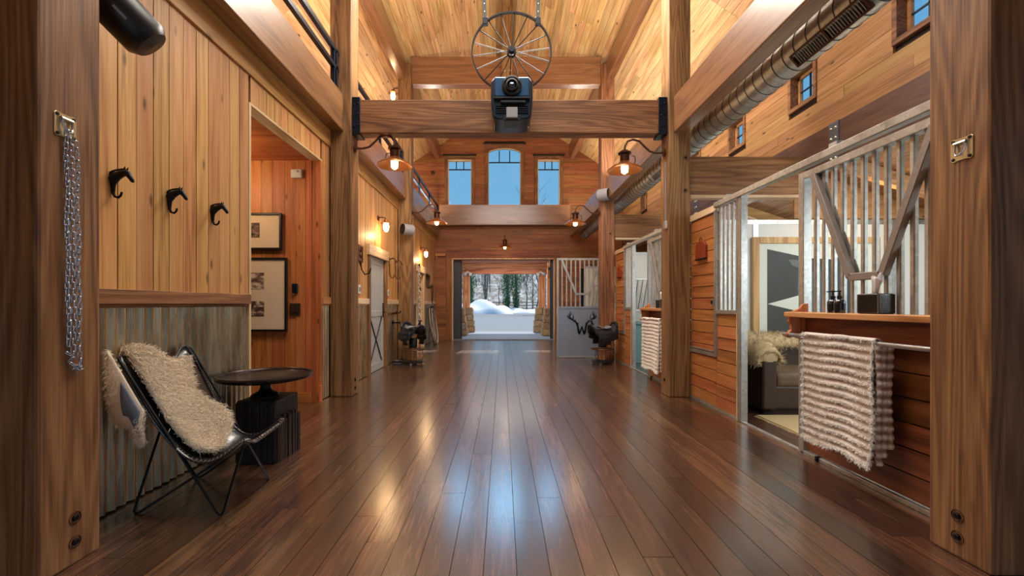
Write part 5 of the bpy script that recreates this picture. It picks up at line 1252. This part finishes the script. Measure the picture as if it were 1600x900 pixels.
part('porch_roof', M['dark_core'], pr, (-3.6, 3.8, YE+.17, 19.2, 2.9, 3.05))
light('porch_light', 'AREA', (.08, 15.25, 2.85), (0, 0, 0), 40, (1, .95, .88), 2.8, .5)  # fill lamps added under the porch ceiling to brighten its posts, no fixture
light('porch_light', 'AREA', (.08, 17.3, 2.85), (0, 0, 0), 40, (1, .95, .88), 2.8, .8)
for k, s_ in enumerate((-1, 1)):
    xo = .08+s_*1.78; o = part('side_plate', M['porch_z'], pr, (xo-.1, xo+.1, YE+.17, 18.7, 2.64, 2.86))
kb = thing('hanging_bracket', 'small wooden bracket hanging at the right inside edge of the porch', 'bracket', (1.75, 15.3, 2.4)); part('plate', M['porch_z'], kb, (1.60, 1.75, 15.3, 15.36, 2.12, 2.56), bevel=.01); part('iron_strap', M['black_steel'], kb, (1.63, 1.72, 15.29, 15.30, 2.40, 2.5))
part('hanger_block', M['porch_x'], kb, (1.60, 1.9, 15.3, 15.42, 2.56, 2.66))
# hillside, snow banks
nrg2 = np.random.default_rng(3)
hl = structure('hillside'); G_ = []
for i in range(40):
    y = 60+i*2.2; row = []
    for j in range(90):
        x = -70+j*1.6; t_ = max(0, (y-70)/60); row.append((x, y, -.05+12*t_**.8*(1+.15*math.sin(x*.08))+.35*math.sin(x*.31+y*.2)*min(1, t_*5)+nrg2.normal(0, .12)*min(1, t_*6)))
    G_.append(row)
MB().grid(G_).build('slope', M['hill'], hl, smooth=170)
def bank(xc, yc, rx, ry, h, label, seed):
    r2 = np.random.default_rng(seed); G_ = []
    for i in range(24):
        row = []
        for j in range(36):
            u, v = i/23*2-1, j/35*2-1; q_ = max(0, 1-u*u)*max(0, 1-v*v)
            row.append((xc+v*rx, yc+u*ry, -.06+h*q_**.6*(1+.25*math.sin(v*7+u*3+seed))+r2.normal(0, .03)*q_))
        G_.append(row)
    o = MB().grid(G_).build('snow_bank', M['snow'], None, smooth=170); tag(o, label, 'snow')
bank(-3.0, 57, 4.4, 4, 1.5, 'big blue-shadowed snow bank at the left of the driveway', 1)
bank(1.6, 60, 4.4, 3, .6, 'low snow bank in the middle of the driveway edge', 2)
bank(9, 63, 9, 3, .5, 'long low snow bank at the right of the driveway edge', 3)
bank(-13, 60, 8, 3, 1.0, 'snow bank at the far left behind the porch post', 4)
bo = thing('boulder', 'tan boulder in front of the rail fence', 'boulder', (.05, 64, 0)); MB().ell((-.1, 64, .4), (1.0, .7, .8), 14, 8).build('rock', M['stone'], bo, smooth=1)
fe = thing('rail_fence', 'weathered split rail fence across the foot of the snowy hill', 'fence', (0, 67, 0))
for i in range(16):
    x = -16+i*2.3; MB().tube([(x, 67, -.1), (x+.03, 67, 1.85)], .11, 7).build('fence_post', M['bark'], fe)
    if i < 15:
        for z in (.55, 1.0, 1.45): MB().tube([(x, 67, z+rng.uniform(-.06, .06)), (x+2.3, 67.05, z+rng.uniform(-.06, .06))], .07, 6).build('fence_rail', M['bark'], fe)
def tree_mesh(seed, h, r0, depth):
    r2 = random.Random(seed); b = MB()
    def grow(p_, d_, L, r_, k):
        pts = [p_]; q_ = Vector(p_); dd = Vector(d_)
        for i in range(4):
            dd = (dd+Vector((r2.gauss(0, .10), r2.gauss(0, .10), .06))).normalized(); q_ = q_+dd*L/4; pts.append(q_.copy())
        b.tube(pts, [r_*(1-.16*i) for i in range(5)], 6 if k == depth else 4, caps=False)
        if k == 0: return
        for c in range(r2.randint(3, 5)):
            i = r2.choice((1, 2, 3, 4, 4) if k < depth else (2, 3, 3, 4, 4)); a = r2.uniform(0, 2*PI); s_ = r2.uniform(.5, 1.0)
            nd = (dd+Vector((math.cos(a)*s_, math.sin(a)*s_, .25))).normalized(); grow(pts[i], nd, L*r2.uniform(.45, .68), r_*.46, k-1)
    grow(Vector((0, 0, -.1)), Vector((0, 0, 1)), h*.5, r0, depth)
    return b
protos = []
for k in range(4):
    o = tree_mesh(40+k, (15, 13, 11, 14)[k], (.22, .17, .15, .2)[k], 3).build('bare_tree', M['bark']); tag(o, 'bare grey winter tree in the snowy woods beyond the fence', 'tree', 'bare trees in the winter woods'); protos.append(o)
protos[0].location = (5.3, 52, 0)
tag(protos[0], 'tallest bare tree, seen through the right gable window', 'tree'); del protos[0]['group']
spots = [(-4.2, 63), (-6.0, 66), (-3.0, 68)]
r3 = random.Random(5)
for i in range(46): spots.append((r3.uniform(-9, 9), r3.uniform(63, 100)))
for i, (x, y) in enumerate(spots):
    p_ = protos[1+i % 3]
    o = p_ if i < 3 else p_.copy()
    if i >= 3: C.objects.link(o)
    t_ = max(0, (y-70)/60); s_ = r3.uniform(.62, .95)*(1 if y < 75 else .8); o.location = (x, y, 11.8*t_**.8-.2); o.scale = (s_, s_, s_); o.rotation_euler = (0, 0, r3.uniform(0, 6))
# two trunks wrapped in green beside the driveway
for k, (x, y, lab) in enumerate(((.65, 61.8, 'green ivy-clad trunk left of the pair beyond the driveway'), (1.95, 62.2, 'green ivy-clad trunk right of the pair beyond the driveway'), (-4.55, 61.8, 'dark evergreen trunk at the left edge of the doorway view'))):
    t_ = thing('ivy_tree', lab, 'tree', (x, y, 0))
    MB().tube([(x, y, -.1), (x+.1, y, 2.5), (x-.05, y, 6)], [.26, .2, .14], 10).build('trunk', M['bark'], t_, smooth=1)
    b = MB(); r4 = np.random.default_rng(60+k); n = 2600
    zz = r4.random(n)*5.2+.5; aa = r4.random(n)*2*PI; rr = (.22+.75*r4.random(n)*np.clip(zz/4.5, .2, 1))*(.8 if k == 2 else 1)
    c = np.stack([x+rr*np.cos(aa), y+rr*np.sin(aa), zz], 1); d1_ = r4.normal(0, .09, (n, 3)); d2_ = r4.normal(0, .09, (n, 3))
    V = np.stack([c, c+d1_, c+d2_], 1).reshape(-1, 3); b.v = [tuple(q_) for q_ in V]; b.f = [(3*i, 3*i+1, 3*i+2) for i in range(n)]; b.mi = [0]*n
    tag(b.build('foliage', M['ivy'], t_), kind='stuff')
